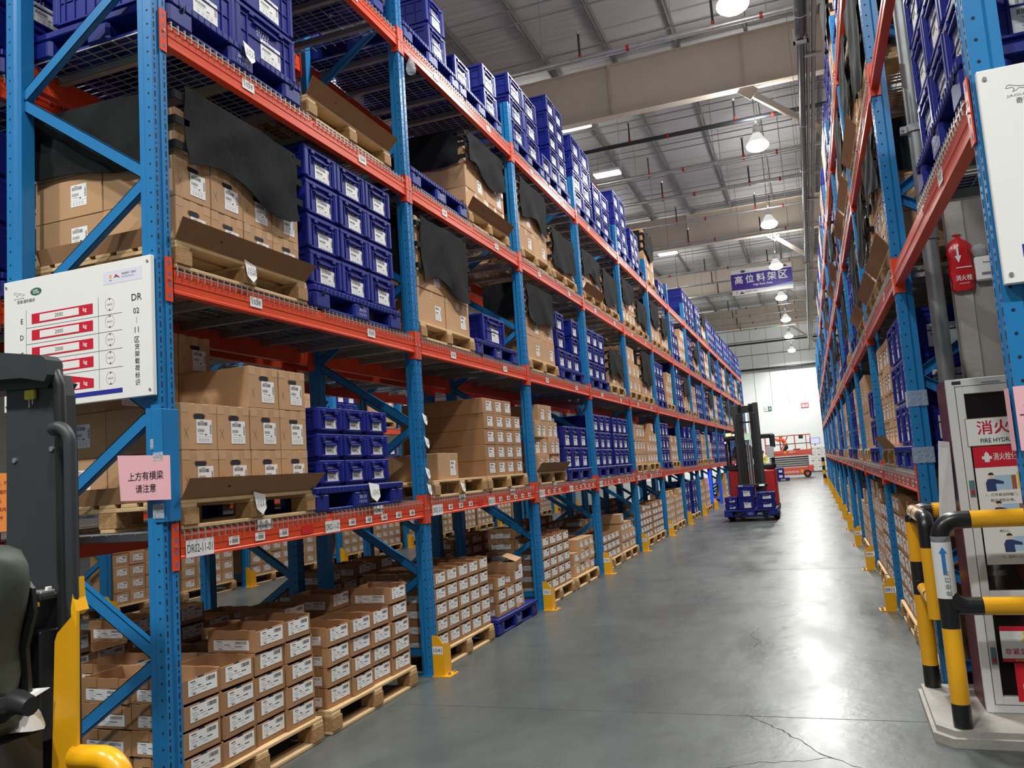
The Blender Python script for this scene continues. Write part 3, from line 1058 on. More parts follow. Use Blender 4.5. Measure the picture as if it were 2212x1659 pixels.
def carton_parts(style, w, d, h, lab):
    """w along the aisle (y), d deep (x), front face at x=d/2"""
    key = ('c', style, w, d, h, lab)
    if key in PRO:
        return PRO[key]
    g = .003
    hw, hd = w / 2 - g, d / 2 - g
    parts = []
    if style == 'open':
        m, t = M_CARDD, .006
        b = MB()
        b.cbox(-hd, -hw, 0, hd, -hw + t, h - .002, m, .0015).cbox(-hd, hw - t, 0, hd, hw, h - .002, m, .0015)
        b.cbox(-hd, -hw + t, 0, -hd + t, hw - t, h - .004, m, .0015).cbox(hd - t, -hw + t, 0, hd, hw - t, h - .012, m, .0015)
        b.box(-hd + t, -hw + t, h * .45, hd - t, hw - t, h * .47, M_CARDIN)
        # tuck tabs folded over the long walls
        for s in (-1, 1):
            for xx in (-hd * .45, hd * .45):
                b.cbox(xx - .03, s * hw - .004, h - .05, xx + .03, s * hw + .004, h + .001, m, .0015)
        b.prism([(.02 * math.cos(a), hd - .004 + 0 * a) if 0 else (-.02 + .04 * a / 6, 0) for a in range(0)] or [(hd - t - .001, -.02), (hd + .001, -.02), (hd + .001, .02), (hd - t - .001, .02)], 'z', h - .02, h - .0118, M_INK)
        parts.append(('body', b.mesh('body')))
    else:
        m = M_CARDD if style == 'slim' else M_CARD
        b = MB().cbox(-hd, -hw, 0, hd, hw, h - .002, m, .0035)
        # flap seam along the top, tape over it
        b.box(-hd, -.0012, h - .0025, hd, .0012, h - .0012, M_CARDIN)
        parts.append(('body', b.mesh('body')))
        if style != 'slim':
            tp = MB().box(-hd, -.028, h - .002, hd + .0008, .028, h - .001, M_TAPE).box(hd, -.028, h - .075, hd + .0008, .028, h - .0015, M_TAPE)
            parts.append(('packing_tape', tp.mesh('packing_tape')))
            ct = MB().rect((hd, 0, h - .025), Y_, Z_, .055, .05, M_TAPE, .0008).mesh('corner_tape')
            for q in (-1, 1):
                parts.append(('corner_tape', ct, (0, q * (hw - .03), 0)))
        if style == 'handled':
            hh = MB()
            pts = [(-.030 + .011 * math.cos(a), .012 * math.sin(a)) for a in [pi / 2 + pi * i / 6 for i in range(7)]] + [(.030 + .011 * math.cos(a), .012 * math.sin(a)) for a in [-pi / 2 + pi * i / 6 for i in range(7)]]
            hh.poly(pts, (hd + .0009, 0, h - .07), Y_, Z_, M_HOLE, .0005)
            hh.poly([(a * 1.12, b_ + .004) for a, b_ in pts], (hd + .0002, 0, h - .07), Y_, Z_, M_CARDIN, .0006)
            parts.append(('hand_hole', hh.mesh('hand_hole')))
        else:
            ck = MB()
            for s in (-1, 1):
                for xx in (-hd * .8, hd * .2):
                    ck.box(xx, s * hw - .0008, h * .35, xx + .003, s * hw + .0008, h * .8, M_CARDIN)
            parts.append(('flap_slot', ck.mesh('flap_slot')))
    if lab:
        lw, lh, ly, lz, kd = lab
        lm = label_mesh(lw, lh, kd if kd != 5 else 0)
        T = Matrix.Translation((hd + .0004, ly, lz))
        lm.v = [tuple(T @ Vector(v)) for v in lm.v]
        if style == 'open':   # second label on the end facing the hall entrance
            l2 = label_mesh(min(.24, d * .74), .055, kd)
            T2 = Matrix.Translation((-.0, -hw - .0004, .042)) @ Matrix.Rotation(-pi / 2, 4, 'Z')
            l2.v = [tuple(T2 @ Vector(v)) for v in l2.v]
            parts.append(('end_label', l2.mesh('end_label')))
        if kd == 5:
            l2 = label_mesh(.115, .125, 0)
            T2 = Matrix.Translation((.08, -hw - .0004, h * .5)) @ Matrix.Rotation(-pi / 2, 4, 'Z')
            l2.v = [tuple(T2 @ Vector(v)) for v in l2.v]
            parts.append(('end_label', l2.mesh('end_label')))
        if style == 'handled':
            pm = MB()
            for sgn in (1, -1):
                a = Vector((hd + .0005, -hw * .72 - .015, h * .36 - .025 * sgn))
                c = Vector((hd + .0005, -hw * .72 + .015, h * .36 + .03 * sgn))
                pm.quad(a, c, c + Vector((0, .002, 0)), a + Vector((0, .002, 0)), M_INK)
            parts.append(('pen_cross', pm.mesh('pen_cross')))
        parts.append(('shipping_label', lm.mesh('shipping_label')))
    # single-mesh version for far copies
    one = MB()
    for nm, me in [q[:2] for q in parts]:
        if nm in ('pen_cross', 'flap_slot', 'packing_tape', 'corner_tape'):
            continue
        k = len(one.v)
        one.v += [tuple(v.co) for v in me.vertices]
        idx = [one.mi(x) for x in me.materials]
        for p in me.polygons:
            one.f.append(tuple(i + k for i in p.vertices))
            one.m.append(idx[p.material_index])
    nm = {'open': 'open_carton', 'slim': 'slim_carton', 'handled': 'handled_carton', 'plain': 'large_carton', 'small': 'small_carton'}[style]
    PRO[key] = (nm, parts, one.mesh(nm))
    return PRO[key]


def tote_parts(w, d, h, num='203215'):
    key = ('t', w, d, h, num)
    if key in PRO:
        return PRO[key]
    end = num[0] == 'E'
    num = num.lstrip('E')
    g = .004
    hw, hd = w / 2 - g, d / 2 - g
    i = .014
    b = MB()
    b.box(-hd + i, -hw + i, .02, hd - i, hw - i, h - .03, M_TOTE)
    b.cbox(-hd + .02, -hw + .02, 0, hd - .02, hw - .02, .022, M_TOTE, .004)
    b.cbox(-hd, -hw, h - .032, hd, hw, h - .004, M_TOTE, .004)          # stacking rim
    b.cbox(-hd + .006, -hw + .006, h - .068, hd - .006, hw - .006, h - .056, M_TOTE, .003)
    b.cbox(-hd + .006, -hw + .006, .02, hd - .006, hw - .006, .034, M_TOTE, .003)
    if h > .25:
        b.cbox(-hd + .008, -hw + .008, h * .45, hd - .008, hw - .008, h * .45 + .008, M_TOTE, .002)
    for sx in (-1, 1):
        for sy in (-1, 1):
            b.cbox(min(sx * hd, sx * (hd - .03)) + .004 * (sx < 0) - .004 * (sx > 0), min(sy * hw, sy * (hw - .05)), .026, max(sx * hd, sx * (hd - .03)) + .004 * (sx < 0) - .004 * (sx > 0), max(sy * hw, sy * (hw - .05)), h - .03, M_TOTE, .003)
            b.cbox(min(sx * hd, sx * (hd - .05)), min(sy * hw, sy * (hw - .03)) + .004 * (sy < 0) - .004 * (sy > 0), .026, max(sx * hd, sx * (hd - .05)), max(sy * hw, sy * (hw - .03)) + .004 * (sy < 0) - .004 * (sy > 0), h - .03, M_TOTE, .003)
    # vertical ribs
    for sy in (-1, 1):
        for q in (-.55, -.2, .2, .55):
            x = q * hd
            b.box(x - .004, sy * (hw - i) - .008, .03, x + .004, sy * (hw - i) + .008, h - .05, M_TOTE)
    for sx in (-1, 1):
        for q in (-.62, .62):
            y = q * hw
            b.box(sx * (hd - i) - .008, y - .004, .03, sx * (hd - i) + .008, y + .004, h - .05, M_TOTE)
        # grip lip
        b.cbox(sx * (hd - .004) - .008, -hw * .42, h - .085, sx * (hd - .004) + .008, hw * .42, h - .07, M_TOTE, .003)
    # moulded clip lugs at the rim
    for q in (-.5, .5):
        b.cbox(hd - .012, q * hw - .02, h - .05, hd + .004, q * hw + .02, h - .02, M_TOTE, .003)
    lw, lh = min(.2, w * .46), min(.13, h * .46)
    ly = hw * .16
    lb = label_mesh(lw, lh, 0)
    T = Matrix.Translation((hd - i + .0008, ly, h * .34))
    lb.v = [tuple(T @ Vector(v)) for v in lb.v]
    tx = MB().text(num, (hd - i + .0004, -hw * .1, h * .68), Y_, Z_, min(.03, h * .1), M_WHITEPR, maxw=w * .4)
    tx.text(' '.join(str((int(num) * 7 + k * 3) % 10) for k in range(5)), (hd - i + .0004, -hw * .1, h * .58), Y_, Z_, min(.022, h * .08), M_WHITEPR, maxw=w * .4)
    parts = [('body', b.mesh('body')), ('card_label', lb.mesh('card_label')), ('lettering', tx.mesh('lettering'))]
    if end:
        l2 = label_mesh(.2, h * .5, 0)
        T = Matrix.Translation((.055, hw - i + .0012, h * .36)) @ Matrix.Rotation(pi / 2, 4, 'Z')
        l2.v = [tuple(T @ Vector(v)) for v in l2.v]
        parts.append(('end_label', l2.mesh('end_label')))
        parts.append(('end_lettering', MB().text('中 久', (.09, hw - i, h * .74), NX, Z_, .03, M_WHITEPR).mesh('end_lettering')))
    one = MB()
    for nm, me in parts:
        k = len(one.v)
        one.v += [tuple(v.co) for v in me.vertices]
        idx = [one.mi(x) for x in me.materials]
        for p in me.polygons:
            one.f.append(tuple(a + k for a in p.vertices))
            one.m.append(idx[p.material_index])
    PRO[key] = ('blue_crate', parts, one.mesh('blue_crate'))
    return PRO[key]


def wood_pallet_parts():
    if 'w' in PRO:
        return PRO['w']
    W_, D, H = 1.16, 1.0, .145
    x1 = D / 2
    top = MB()
    for i in range(7):
        a = -x1 + .005 + i * (D - .12) / 6
        top.cbox(a, -W_ / 2, H - .020, a + .105, W_ / 2, H, M_WOOD, .003)
    for y in (-W_ / 2 + .05, 0, W_ / 2 - .05):
        top.cbox(-x1 + .006, y - .05, H - .042, x1 - .006, y + .05, H - .0195, M_WOOD, .003)
    parts = [('top_deck', top.mesh('top_deck'))]
    blk = MB().cbox(-.06, -.055, 0, .06, .055, .083, M_WOODB, .004).mesh('block')
    bb = MB().cbox(-.05, -W_ / 2, 0, .05, W_ / 2, .020, M_WOOD, .003).mesh('bottom_board')
    pl = []
    for x in (-x1 + .06, 0, x1 - .06):
        for y in (-W_ / 2 + .055, 0, W_ / 2 - .055):
            pl.append(('block', blk, (x, y, .020)))
        pl.append(('bottom_board', bb, (x, 0, 0)))
    one = MB()
    for nm, me, lo in [('t', parts[0][1], (0, 0, 0))] + pl:
        k = len(one.v)
        one.v += [tuple(v.co + Vector(lo)) for v in me.vertices]
        idx = [one.mi(x) for x in me.materials]
        for p in me.polygons:
            one.f.append(tuple(a + k for a in p.vertices))
            one.m.append(idx[p.material_index])
    PRO['w'] = ('wooden_pallet', parts + pl, one.mesh('wooden_pallet'))
    return PRO['w']


def plastic_pallet_parts():
    if 'p' in PRO:
        return PRO['p']
    W_, D, H = 1.2, 1.0, .16
    b = MB()
    b.cbox(-D / 2, -W_ / 2, H - .045, D / 2, W_ / 2, H - .003, M_PPAL, .006)
    for i in range(11):
        x = -D / 2 + .05 + i * .09
        b.cbox(x - .004, -W_ / 2 + .02, H - .004, x + .004, W_ / 2 - .02, H, M_PPAL, .001)
    for i in range(24):   # rim ribbing
        y = -W_ / 2 + .03 + i * .0496
        b.box(D / 2 - .002, y, H - .040, D / 2 + .003, y + .006, H - .008, M_PPAL)
    for y0, y1 in ((-W_ / 2, -W_ / 2 + .19), (-.11, .11), (W_ / 2 - .19, W_ / 2)):
        for x0, x1 in ((-D / 2, -D / 2 + .16), (-.08, .08), (D / 2 - .16, D / 2)):
            b.cbox(x0, y0, .0, x1, y1, H - .04, M_PPAL, .018)
        b.cbox(-D / 2 + .02, y0 + .02, 0, D / 2 - .02, y1 - .02, .022, M_PPAL, .004)
    b.cbox(D / 2 - .14, -W_ / 2 + .02, 0, D / 2 - .01, W_ / 2 - .02, .02, M_PPAL, .004)
    cl = MB()
    for y in (0,):
        cl.tube([(D / 2 + .001, y - .012, H - .03), (D / 2 + .004, y - .012, H - .06), (D / 2 + .004, y, H - .068), (D / 2 + .004, y + .012, H - .06), (D / 2 + .001, y + .012, H - .03)], .004, M_HOLE, 5)
    tx = MB().text('281210', (D / 2, 0, .075), Y_, Z_, .022, M_WHITEPR).text('1 5 2 9 3', (D / 2, 0, .042), Y_, Z_, .02, M_WHITEPR, maxw=.12)
    clm = cl.mesh('corner_clip')
    parts = [('body', b.mesh('body')), ('lettering', tx.mesh('lettering'))]
    parts += [('corner_clip', clm, (0, y, 0)) for y in (-W_ / 2 + .10, 0, W_ / 2 - .10)]
    one = MB()
    for nm, me in parts[:2]:
        k = len(one.v)
        one.v += [tuple(v.co) for v in me.vertices]
        idx = [one.mi(x) for x in me.materials]
        for p in me.polygons:
            one.f.append(tuple(a + k for a in p.vertices))
            one.m.append(idx[p.material_index])
    PRO['p'] = ('plastic_pallet', parts, one.mesh('plastic_pallet'))
    return PRO['p']


JOBS = {}
CAMP = Vector(CAMQ['c'])


def in_view(p, margin=.22):
    o = SC.camera.matrix_world.inverted() @ Vector(p)
    if o.z > -.2:
        return False
    u = 1106 + CAMQ['f'] * o.x / -o.z
    v = 829.5 - CAMQ['f'] * o.y / -o.z
    return -2212 * margin < u < 2212 * (1 + margin) and -1659 * margin < v < 1659 * (1 + margin)


def put(pro, x, y, z, rz, label, cat, group, near=True):
    if in_view((x, y, z + .1)):
        JOBS.setdefault(pro[0], []).append(((Vector((x, y, z)) - CAMP).length, pro, x, y, z, rz, label, cat, group, near))


def job_box(j):
    me = j[1][2]
    if me.name not in BOXC:
        cs = [v.co for v in me.vertices]
        BOXC[me.name] = (Vector([min(c[i] for c in cs) for i in range(3)]), Vector([max(c[i] for c in cs) for i in range(3)]))
    lo, hi = BOXC[me.name]
    T = Matrix.Translation(j[2:5]) @ Matrix.Rotation(round(j[5] / (pi / 2)) * pi / 2, 4, 'Z')
    a, b = T @ lo, T @ hi
    return [min(a[i], b[i]) for i in range(3)], [max(a[i], b[i]) for i in range(3)]


BOXC = {}


def build_goods():
    """the 300 of each kind that show largest from the camera as objects of their own, the few beyond as one heap"""
    from mathutils.bvhtree import BVHTree
    vs, fs = [], []

    def add(lo, hi, e):
        k = len(vs)
        for z in (lo[2] + e, hi[2] - e):
            for x, y in ((lo[0] + e, lo[1] + e), (hi[0] - e, lo[1] + e), (hi[0] - e, hi[1] - e), (lo[0] + e, hi[1] - e)):
                vs.append((x, y, z))
        for f in ((0, 1, 2, 3), (4, 5, 6, 7), (0, 1, 5, 4), (1, 2, 6, 5), (2, 3, 7, 6), (3, 0, 4, 7)):
            fs.append(tuple(i + k for i in f))
    for js in JOBS.values():
        for j in js:
            add(*job_box(j), .012)
    for o in OBST:
        add(o[:3], o[3:], 0)
    tree = BVHTree.FromPolygons(vs, fs)

    def score(j):
        lo, hi = job_box(j)
        xs = hi[0] if lo[0] < CAMP.x else lo[0]
        g = (.12, .5, .88)
        L = lambda i, t: lo[i] + (hi[i] - lo[i]) * t
        pts = [(xs, L(1, a), L(2, b)) for a in g for b in g] + [(L(0, a), lo[1], L(2, b)) for a in (.2, .8) for b in (.2, .8)]
        pts += [(L(0, a), L(1, b), hi[2] if hi[2] < CAMP.z else lo[2]) for a in (.2, .8) for b in (.2, .8)]
        seen = 0
        for p in pts:
            p = Vector(p)
            d = p - CAMP
            n = d.length
            if in_view(p, 0) and tree.ray_cast(CAMP, d / n, n - .03)[0] is None:
                seen += 1
        size = (hi[0] - lo[0] + hi[1] - lo[1]) * (hi[2] - lo[2]) / j[0] ** 2
        return seen / len(pts) * size
    for nm, js in JOBS.items():
        sc = {id(j): score(j) for j in js}
        js.sort(key=lambda j: (-sc[id(j)], j[0]))
        N = 288 if nm == 'blue_crate' else 300
        if len(js) > N:
            N = min(N, max(1, sum(1 for j in js if sc[id(j)] > 0)))
        for _, pro, x, y, z, rz, label, cat, group, near in js[:N]:
            if not near:
                tag(obj(nm, pro[2], loc=(x, y, z), rotz=rz), label, cat, group)
                continue
            t = thing(nm, label, cat, (x, y, z), rz, group)
            for p in pro[1]:
                obj(p[0], p[1], t, loc=p[2] if len(p) > 2 else None)
        if len(js) > N:
            mb = MB()
            for _, pro, x, y, z, rz, label, cat, group, near in js[N:]:
                T = Matrix.Translation((x, y, z)) @ Matrix.Rotation(rz, 4, 'Z')
                k = len(mb.v)
                me = pro[2]
                mb.v += [tuple(T @ v.co) for v in me.vertices]
                idx = [mb.mi(m) for m in me.materials]
                for p in me.polygons:
                    mb.f.append(tuple(i + k for i in p.vertices))
                    mb.m.append(idx[p.material_index])
            o = tag(obj(nm, mb), 'remaining mass of %ss, far down the aisle or mostly hidden in the racks' % nm.replace('_', ' '), js[0][7])
            o['kind'] = 'stuff'


SIDE = {'L': 'left rack', 'R': 'right rack', 'B': 'rear rack', 'C': 'distant rack'}


def base(side, bay, lvl):
    z = ZL[lvl] + (.077 if lvl else 0)
    if side == 'L':
        return 0.0, bay * BAY, z, 1
    if side == 'R':
        return AISLE, RY0 + bay * BAY, z, -1
    if side == 'B':
        return XB, bay * BAY, z, 1
    return XC, bay * BAY - .5, z, 1


def where(side, bay, lvl, slot):
    return '%s half, %s bay, %s, %s' % (('near', 'far')[slot], ORD[bay + 1], LV[lvl], SIDE[side])


SLOT0 = (.07, 1.33)
OPEN_LAB = (.20, .085, .01, .070, 1)


def load(side, bay, lvl, slot, pal, style, dims, rows, cover=None, tray=False, dy=0.0, jit=.006, lab='auto', near=None, cx=None, num='203215', noun=None, seed=None, plabel=None):
    """one pallet load. rows: list (front row first) of lists of tier counts per column (near first); dims = (w, d, h)"""
    xf, y0, z0, s = base(side, bay, lvl)
    near = (bay < 4 and side in 'LR') if near is None else near
    r = random.Random((bay * 31 + lvl * 7 + slot * 3 + ord(side)) if seed is None else seed)
    w, d, h = dims
    rz = 0 if s > 0 else pi
    yc = y0 + SLOT0[slot] + .60 + dy
    D = 1.0
    z = z0
    wh = where(side, bay, lvl, slot)
    if pal:
        pp = plastic_pallet_parts() if pal == 'P' else wood_pallet_parts()
        put(pp, xf - s * (D / 2 - .005), yc, z + .001, rz, (plabel or '%s pallet, %s' % ('blue plastic' if pal == 'P' else 'bare wooden', wh)), 'pallet', 'pallets', near)
        z += .161 if pal == 'P' else .147
    n = len(rows[0]) if rows else 0
    tot = n * w
    ya = yc - tot / 2
    top = z
    if tray:
        # shallow cardboard tray under the boxes, its front flap leaning out
        t = thing('cardboard_tray', 'flat brown cardboard tray, %s' % wh, 'tray', (xf - s * .5, yc, z), rz, 'cardboard trays')
        obj('tray_base', MB().box(-.49, -.57, 0, .49, .57, .006, M_CARDD), t)
        fl = MB()
        fl.add([(.485, -.575, .0), (.485, .575, .0), (.565, .60, .105), (.565, -.60, .105)] + [(.481, -.575, .0), (.481, .575, .0), (.561, .60, .105), (.561, -.60, .105)], [(0, 1, 2, 3), (7, 6, 5, 4), (0, 4, 5, 1), (1, 5, 6, 2), (2, 6, 7, 3), (3, 7, 4, 0)], M_CARDD)
        fl.box(.53, -.28, .05, .531, -.26, .07, M_INK)
        obj('front_flap', fl, t)
        ef = MB().add([(-.45, -.572, .0), (.45, -.572, .0), (.46, -.60, .085), (-.46, -.60, .085), (-.45, -.576, 0), (.45, -.576, 0), (.46, -.604, .085), (-.46, -.604, .085)], [(0, 1, 2, 3), (7, 6, 5, 4), (0, 4, 5, 1), (1, 5, 6, 2), (2, 6, 7, 3), (3, 7, 4, 0)], M_CARDD)
        obj('end_flap', ef, t)
        z += .0065
    if lab == 'auto':
        lab = {'handled': (.115, .125, .035, h * .40, 0), 'open': (w * .74, h * .62, .012, h * .54, 1), 'slim': (w * .55, h * .62, .03, h * .5, 0),
               'plain': (.12, .13, w * .22, h * .42, 0), 'small': (w * .6, h * .5, .01, h * .5, 1), 'tote': None}.get(style)
    if style == 'tote':
        pro = tote_parts(w, d, h, num)
    elif rows:
        pro = carton_parts(style, w, d, h, lab)
    noun = noun or {'tote': 'blue crate', 'handled': 'handled carton', 'open': 'open carton', 'slim': 'slim carton', 'plain': 'plain carton', 'small': 'small carton', None: ''}[style]
    cat = 'crate' if style == 'tote' else 'carton'
    grp = {'tote': 'blue plastic crates', 'handled': 'tan cartons with hand holes', 'open': 'open topped parts cartons', 'slim': 'slim long cartons', 'plain': 'plain tan cartons', 'small': 'small brown cartons', None: ''}[style]
    for ri, row in enumerate(rows):
        for ci, cnt in enumerate(row):
            for t in range(cnt):
                x = xf - s * (.025 + d * (ri + .5)) + r.uniform(-jit, 0) * s
                y = ya + w * (ci + .5) + r.uniform(-jit, jit) * .5
                cn = ci + 1
                lb = '%s, %s tier %s column%s, %s' % (noun, ORD[t + 1], ORD[cn], ('', ' behind', ' rearmost')[min(ri, 2)], wh)
                put(pro if not (style == 'handled' and ri) else carton_parts(style, w, d, h, lab[:4] + (5,)), x, y, z + t * h, rz + r.uniform(-1, 1) * jit * 2.0, lb, cat, grp, near)
            top = max(top, z + cnt * h)
    if cover:
        drape(xf, s, yc, tot, d * len(rows), z, top, cover, r, wh, near)
    return z


def drape(xf, s, yc, w, d, z0, top, cover, r, wh, near):
    """black fabric cover strapped round the top of a load: front sheet, two end sheets, straps over the corners"""
    lo, hi = cover[0], cover[1]          # heights of the sheet's lower and upper edges above z0
    rz = 0 if s > 0 else pi
    x0 = xf - s * (.02 + d / 2)
    t = thing('load_cover', 'black fabric cover strapped round the load, %s' % wh, 'cover', (x0, yc, z0), rz, 'black fabric load covers')
    hd, hw = d / 2 + .012, w / 2 + .012
    ph = [r.uniform(0, 6) for _ in range(8)]
    OBST.append((x0 - hd, yc - hw, z0 + lo, x0 + hd, yc + hw, z0 + hi - .05))

    def sheet(name, P, N, length, insetA, insetB, sag):
        n, m = 22, 8
        vs, fs = [], []
        for i in range(n + 1):
            u = i / n
            uu = insetA + (length - insetA - insetB) * u
            lw = lo - sag * (.5 - .5 * math.cos(2 * pi * u + ph[0])) - .03 * math.sin(5 * u + ph[1])
            up = hi - .02 * (.5 + .5 * math.sin(4 * u + ph[2])) - .05 * (u > .5) * (u - .5) * cover[2]
            for j in range(m + 1):
                v = j / m
                zz = lw + (up - lw) * v
                off = .010 + .018 * max(0, math.sin(7 * u + ph[3] + 3 * v)) * (1 - v) + .012 * max(0, math.sin(11 * (u - v * .7) + ph[4]))
                p = P + N[0] * uu
                vs.append((p.x + N[1].x * off, p.y + N[1].y * off, zz))
        for i in range(n):
            for j in range(m):
                a = i * (m + 1) + j
                fs.append((a, a + m + 1, a + m + 2, a + 1))
        k = len(vs)
        vs2 = [(v[0] - N[1].x * .004, v[1] - N[1].y * .004, v[2]) for v in vs]
        fs2 = [tuple(i + k for i in f[::-1]) for f in fs]
        obj(name, MB().add(vs + vs2, fs + fs2, M_BLACKF), t, smooth=True)
    sheet('front_sheet', Vector((hd, -hw, 0)), (Vector((0, 1, 0)), Vector((1, 0, 0))), 2 * hw, .06, .06, .10)
    sheet('end_sheet', Vector((-hd, -hw * s, 0)), (Vector((1, 0, 0)), Vector((0, -s, 0))), 2 * hd, .0, .07, .02)
    if near:
        sheet('end_sheet', Vector((-hd, hw * s, 0)), (Vector((1, 0, 0)), Vector((0, s, 0))), 2 * hd, .0, .07, .02)
    k = 3 if hi - lo > .2 else 2
    for i in range(k):
        zz = lo + (hi - lo) * (.12 + .7 * i / max(1, k - 1))
        for sy in ((-1, 1) if near else (-s,)):
            o = .007
            pts = [(hd - .11, sy * (hw + o)), (hd + o * .5, sy * (hw + o)), (hd + o, sy * (hw + o * .5)), (hd + o, sy * (hw - .10))]
            sb = MB()
            for a, b in zip(pts, pts[1:]):
                n2 = Vector((b[1] - a[1], a[0] - b[0])).normalized() * .003
                q = [(a[0] - n2.x, a[1] - n2.y), (b[0] - n2.x, b[1] - n2.y), (b[0] + n2.x, b[1] + n2.y), (a[0] + n2.x, a[1] + n2.y)]
                sb.prism(q, 'z', zz - .022, zz + .022, M_BLACKF)
            obj('strap', sb, t)
    for i in range(5 if near else 3):      # straps pulled over the top edge
        y = -hw + 2 * hw * (i + .5) / (5 if near else 3)
        obj('strap', MB().box(hd + .006, y - .02, hi - .05, hd + .011, y + .02, top - z0 + .012, M_BLACKF).box(hd - .12, y - .02, top - z0 + .006, hd + .011, y + .02, top - z0 + .012, M_BLACKF), t)

# ================================================================== what stands on the left rack
HC = (.275, .50, .245)      # handled carton
OC = (.275, .33, .125)      # open carton
T4 = (.40, .60, .28)        # crate, narrow end out
T6 = (.60, .40, .28)        # crate, long side out

# floor level
load('L', 0, 0, 0, 'W', 'open', OC, [[4, 4, 5, 5], [4, 3, 4, 4], [3, 4, 4, 3]], dy=-.03, jit=.018)
load('L', 0, 0, 1, 'W', 'open', OC, [[4, 4, 4, 5], [5, 4, 5, 4], [4, 4, 3, 4]], dy=-.03, jit=.018)
load('L', 1, 0, 0, 'W', 'open', (.235, .33, .125), [[5, 5, 5, 5, 5], [5, 5, 4, 5, 5]], dy=.02)
load('L', 1, 0, 1, 'P', 'open', (.235, .33, .125), [[3, 2, 3, 0]], dy=.02)
load('L', 2, 0, 0, 'W', 'open', OC, [[5, 5, 5, 5], [6, 4, 4, 4]])
load('L', 2, 0, 1, 'W', 'small', (.25, .33, .15), [[2, 3, 3, 3], [4, 4, 3, 3]], jit=.02)
load('L', 3, 0, 0, 'W', 'open', OC, [[3, 3, 3, 3], [4, 5, 5, 4]])
load('L', 3, 0, 1, 'W', 'small', (.27, .33, .15), [[4, 3, 3, 2]], jit=.02)
load('L', 4, 0, 0, 'W', 'open', OC, [[4, 5, 4, 4]])
load('L', 4, 0, 1, 'W', 'open', OC, [[5, 5, 4, 5]])
load('L', 5, 0, 0, 'W', 'small', (.27, .33, .15), [[5, 5, 4, 5]])
load('L', 5, 0, 1, 'W', 'small', (.27, .33, .15), [[4, 4, 5, 5]])
load('L', 6, 0, 0, 'W', 'tote', T4, [[3, 3]])
load('L', 6, 0, 1, 'W', 'tote', T4, [[3, 3]])
load('L', 7, 0, 0, 'W', 'small', (.30, .33, .2), [[4, 4, 3]])
load('L', 7, 0, 1, 'W', 'small', (.30, .33, .2), [[4, 3, 4]])
for b in range(9, NB):
    load('L', b, 0, b % 2, 'W', 'small', (.30, .33, .2), [[3, 4, 3]])
# first shelf
load('L', 0, 1, 0, 'W', 'handled', HC, [[2, 2, 3, 3], [4, 4, 4, 3]], tray=True, plabel='light wooden pallet under the tall stack of handled cartons beside the pink notice')
load('L', 0, 1, 1, 'P', 'tote', (.31, .6, .175), [[3, 3, 3], [4, 0, 0]], dy=-.12, num='203215')
load('L', 1, 1, 0, 'W', 'plain', (.42, .5, .23), [[1, 0]], dy=.08)
load('L', 1, 1, 1, 'W', 'slim', (.265, .9, .155), [[5, 5, 5, 4]], dy=.02, plabel='new pale wooden pallet under the neat slim carton stack')
load('L', 2, 1, 0, 'W', 'handled', (.24, .42, .20), [[3, 4, 4, 3]], tray=True, jit=.03)
load('L', 2, 1, 1, 'P', 'tote', T4, [[2, 2, 2]])
load('L', 3, 1, 0, 'P', 'tote', (.37, .6, .26), [[3, 3, 3]])
load('L', 3, 1, 1, 'P', 'tote', (.37, .6, .26), [[3, 3, 3]])
load('L', 4, 1, 0, 'W', 'handled', HC, [[2, 3, 3, 3]], near=False)
load('L', 4, 1, 1, 'W', 'small', (.27, .33, .2), [[2, 3, 4, 3]])
load('L', 5, 1, 0, 'P', 'tote', T4, [[3, 3, 3]])
load('L', 5, 1, 1, 'W', 'small', (.3, .33, .2), [[3, 2, 3]])
load('L', 6, 1, 0, 'P', 'tote', T4, [[2, 2, 3]])
load('L', 6, 1, 1, 'P', 'tote', T4, [[2, 3, 2]])
load('L', 7, 1, 0, 'W', 'tote', T4, [[3, 3, 3]])
load('L', 7, 1, 1, 'W', 'handled', HC, [[3, 3, 2, 3]], near=False)
for b in range(8, NB):
    load('L', b, 1, 0, 'P', 'tote', T4, [[3, 2, 3]]) if b % 2 else load('L', b, 1, 0, 'W', 'small', (.3, .33, .25), [[3, 3, 2]])
    load('L', b, 1, 1, 'P', 'tote', T4, [[2, 3, 3]])
# second shelf
load('L', 0, 2, 0, 'W', 'handled', HC, [[3, 3, 3, 3], [3, 3, 3, 3]], cover=(.47, .86, .28), tray=True, jit=.004, plabel='light wooden pallet under the covered cartons above the load sign')
load('L', 0, 2, 1, 'P', 'tote', (.395, .6, .245), [[4, 4, 4]], num='208428')
load('L', 1, 2, 0, 'W', 'plain', (.55, .5, .31), [[3, 3]], cover=(.42, .95, .5))
load('L', 1, 2, 1, 'P', 'tote', (.62, .40, .30), [[1]], dy=-.05, num='203215')
load('L', 2, 2, 0, 'W', 'plain', (.55, .5, .28), [[3, 3]], cover=(.52, .92, .3))
load('L', 2, 2, 1, 'P', 'tote', (.37, .6, .25), [[3, 1, 3]])
load('L', 3, 2, 0, 'P', 'tote', (.37, .6, .25), [[3, 3, 3]])
load('L', 3, 2, 1, 'W', 'plain', (.55, .5, .28), [[2, 2]], cover=(.2, .6, .3))
load('L', 4, 2, 0, 'W', 'plain', (.38, .5, .28), [[3, 3, 2]], near=False)
load('L', 4, 2, 1, 'W', 'plain', (.55, .5, .28), [[3, 3]], cover=(.3, .9, .3))
load('L', 5, 2, 0, 'P', 'tote', T4, [[3, 3, 3]])
load('L', 5, 2, 1, 'W', 'handled', (.3, .45, .25), [[2, 3, 3]], near=False)
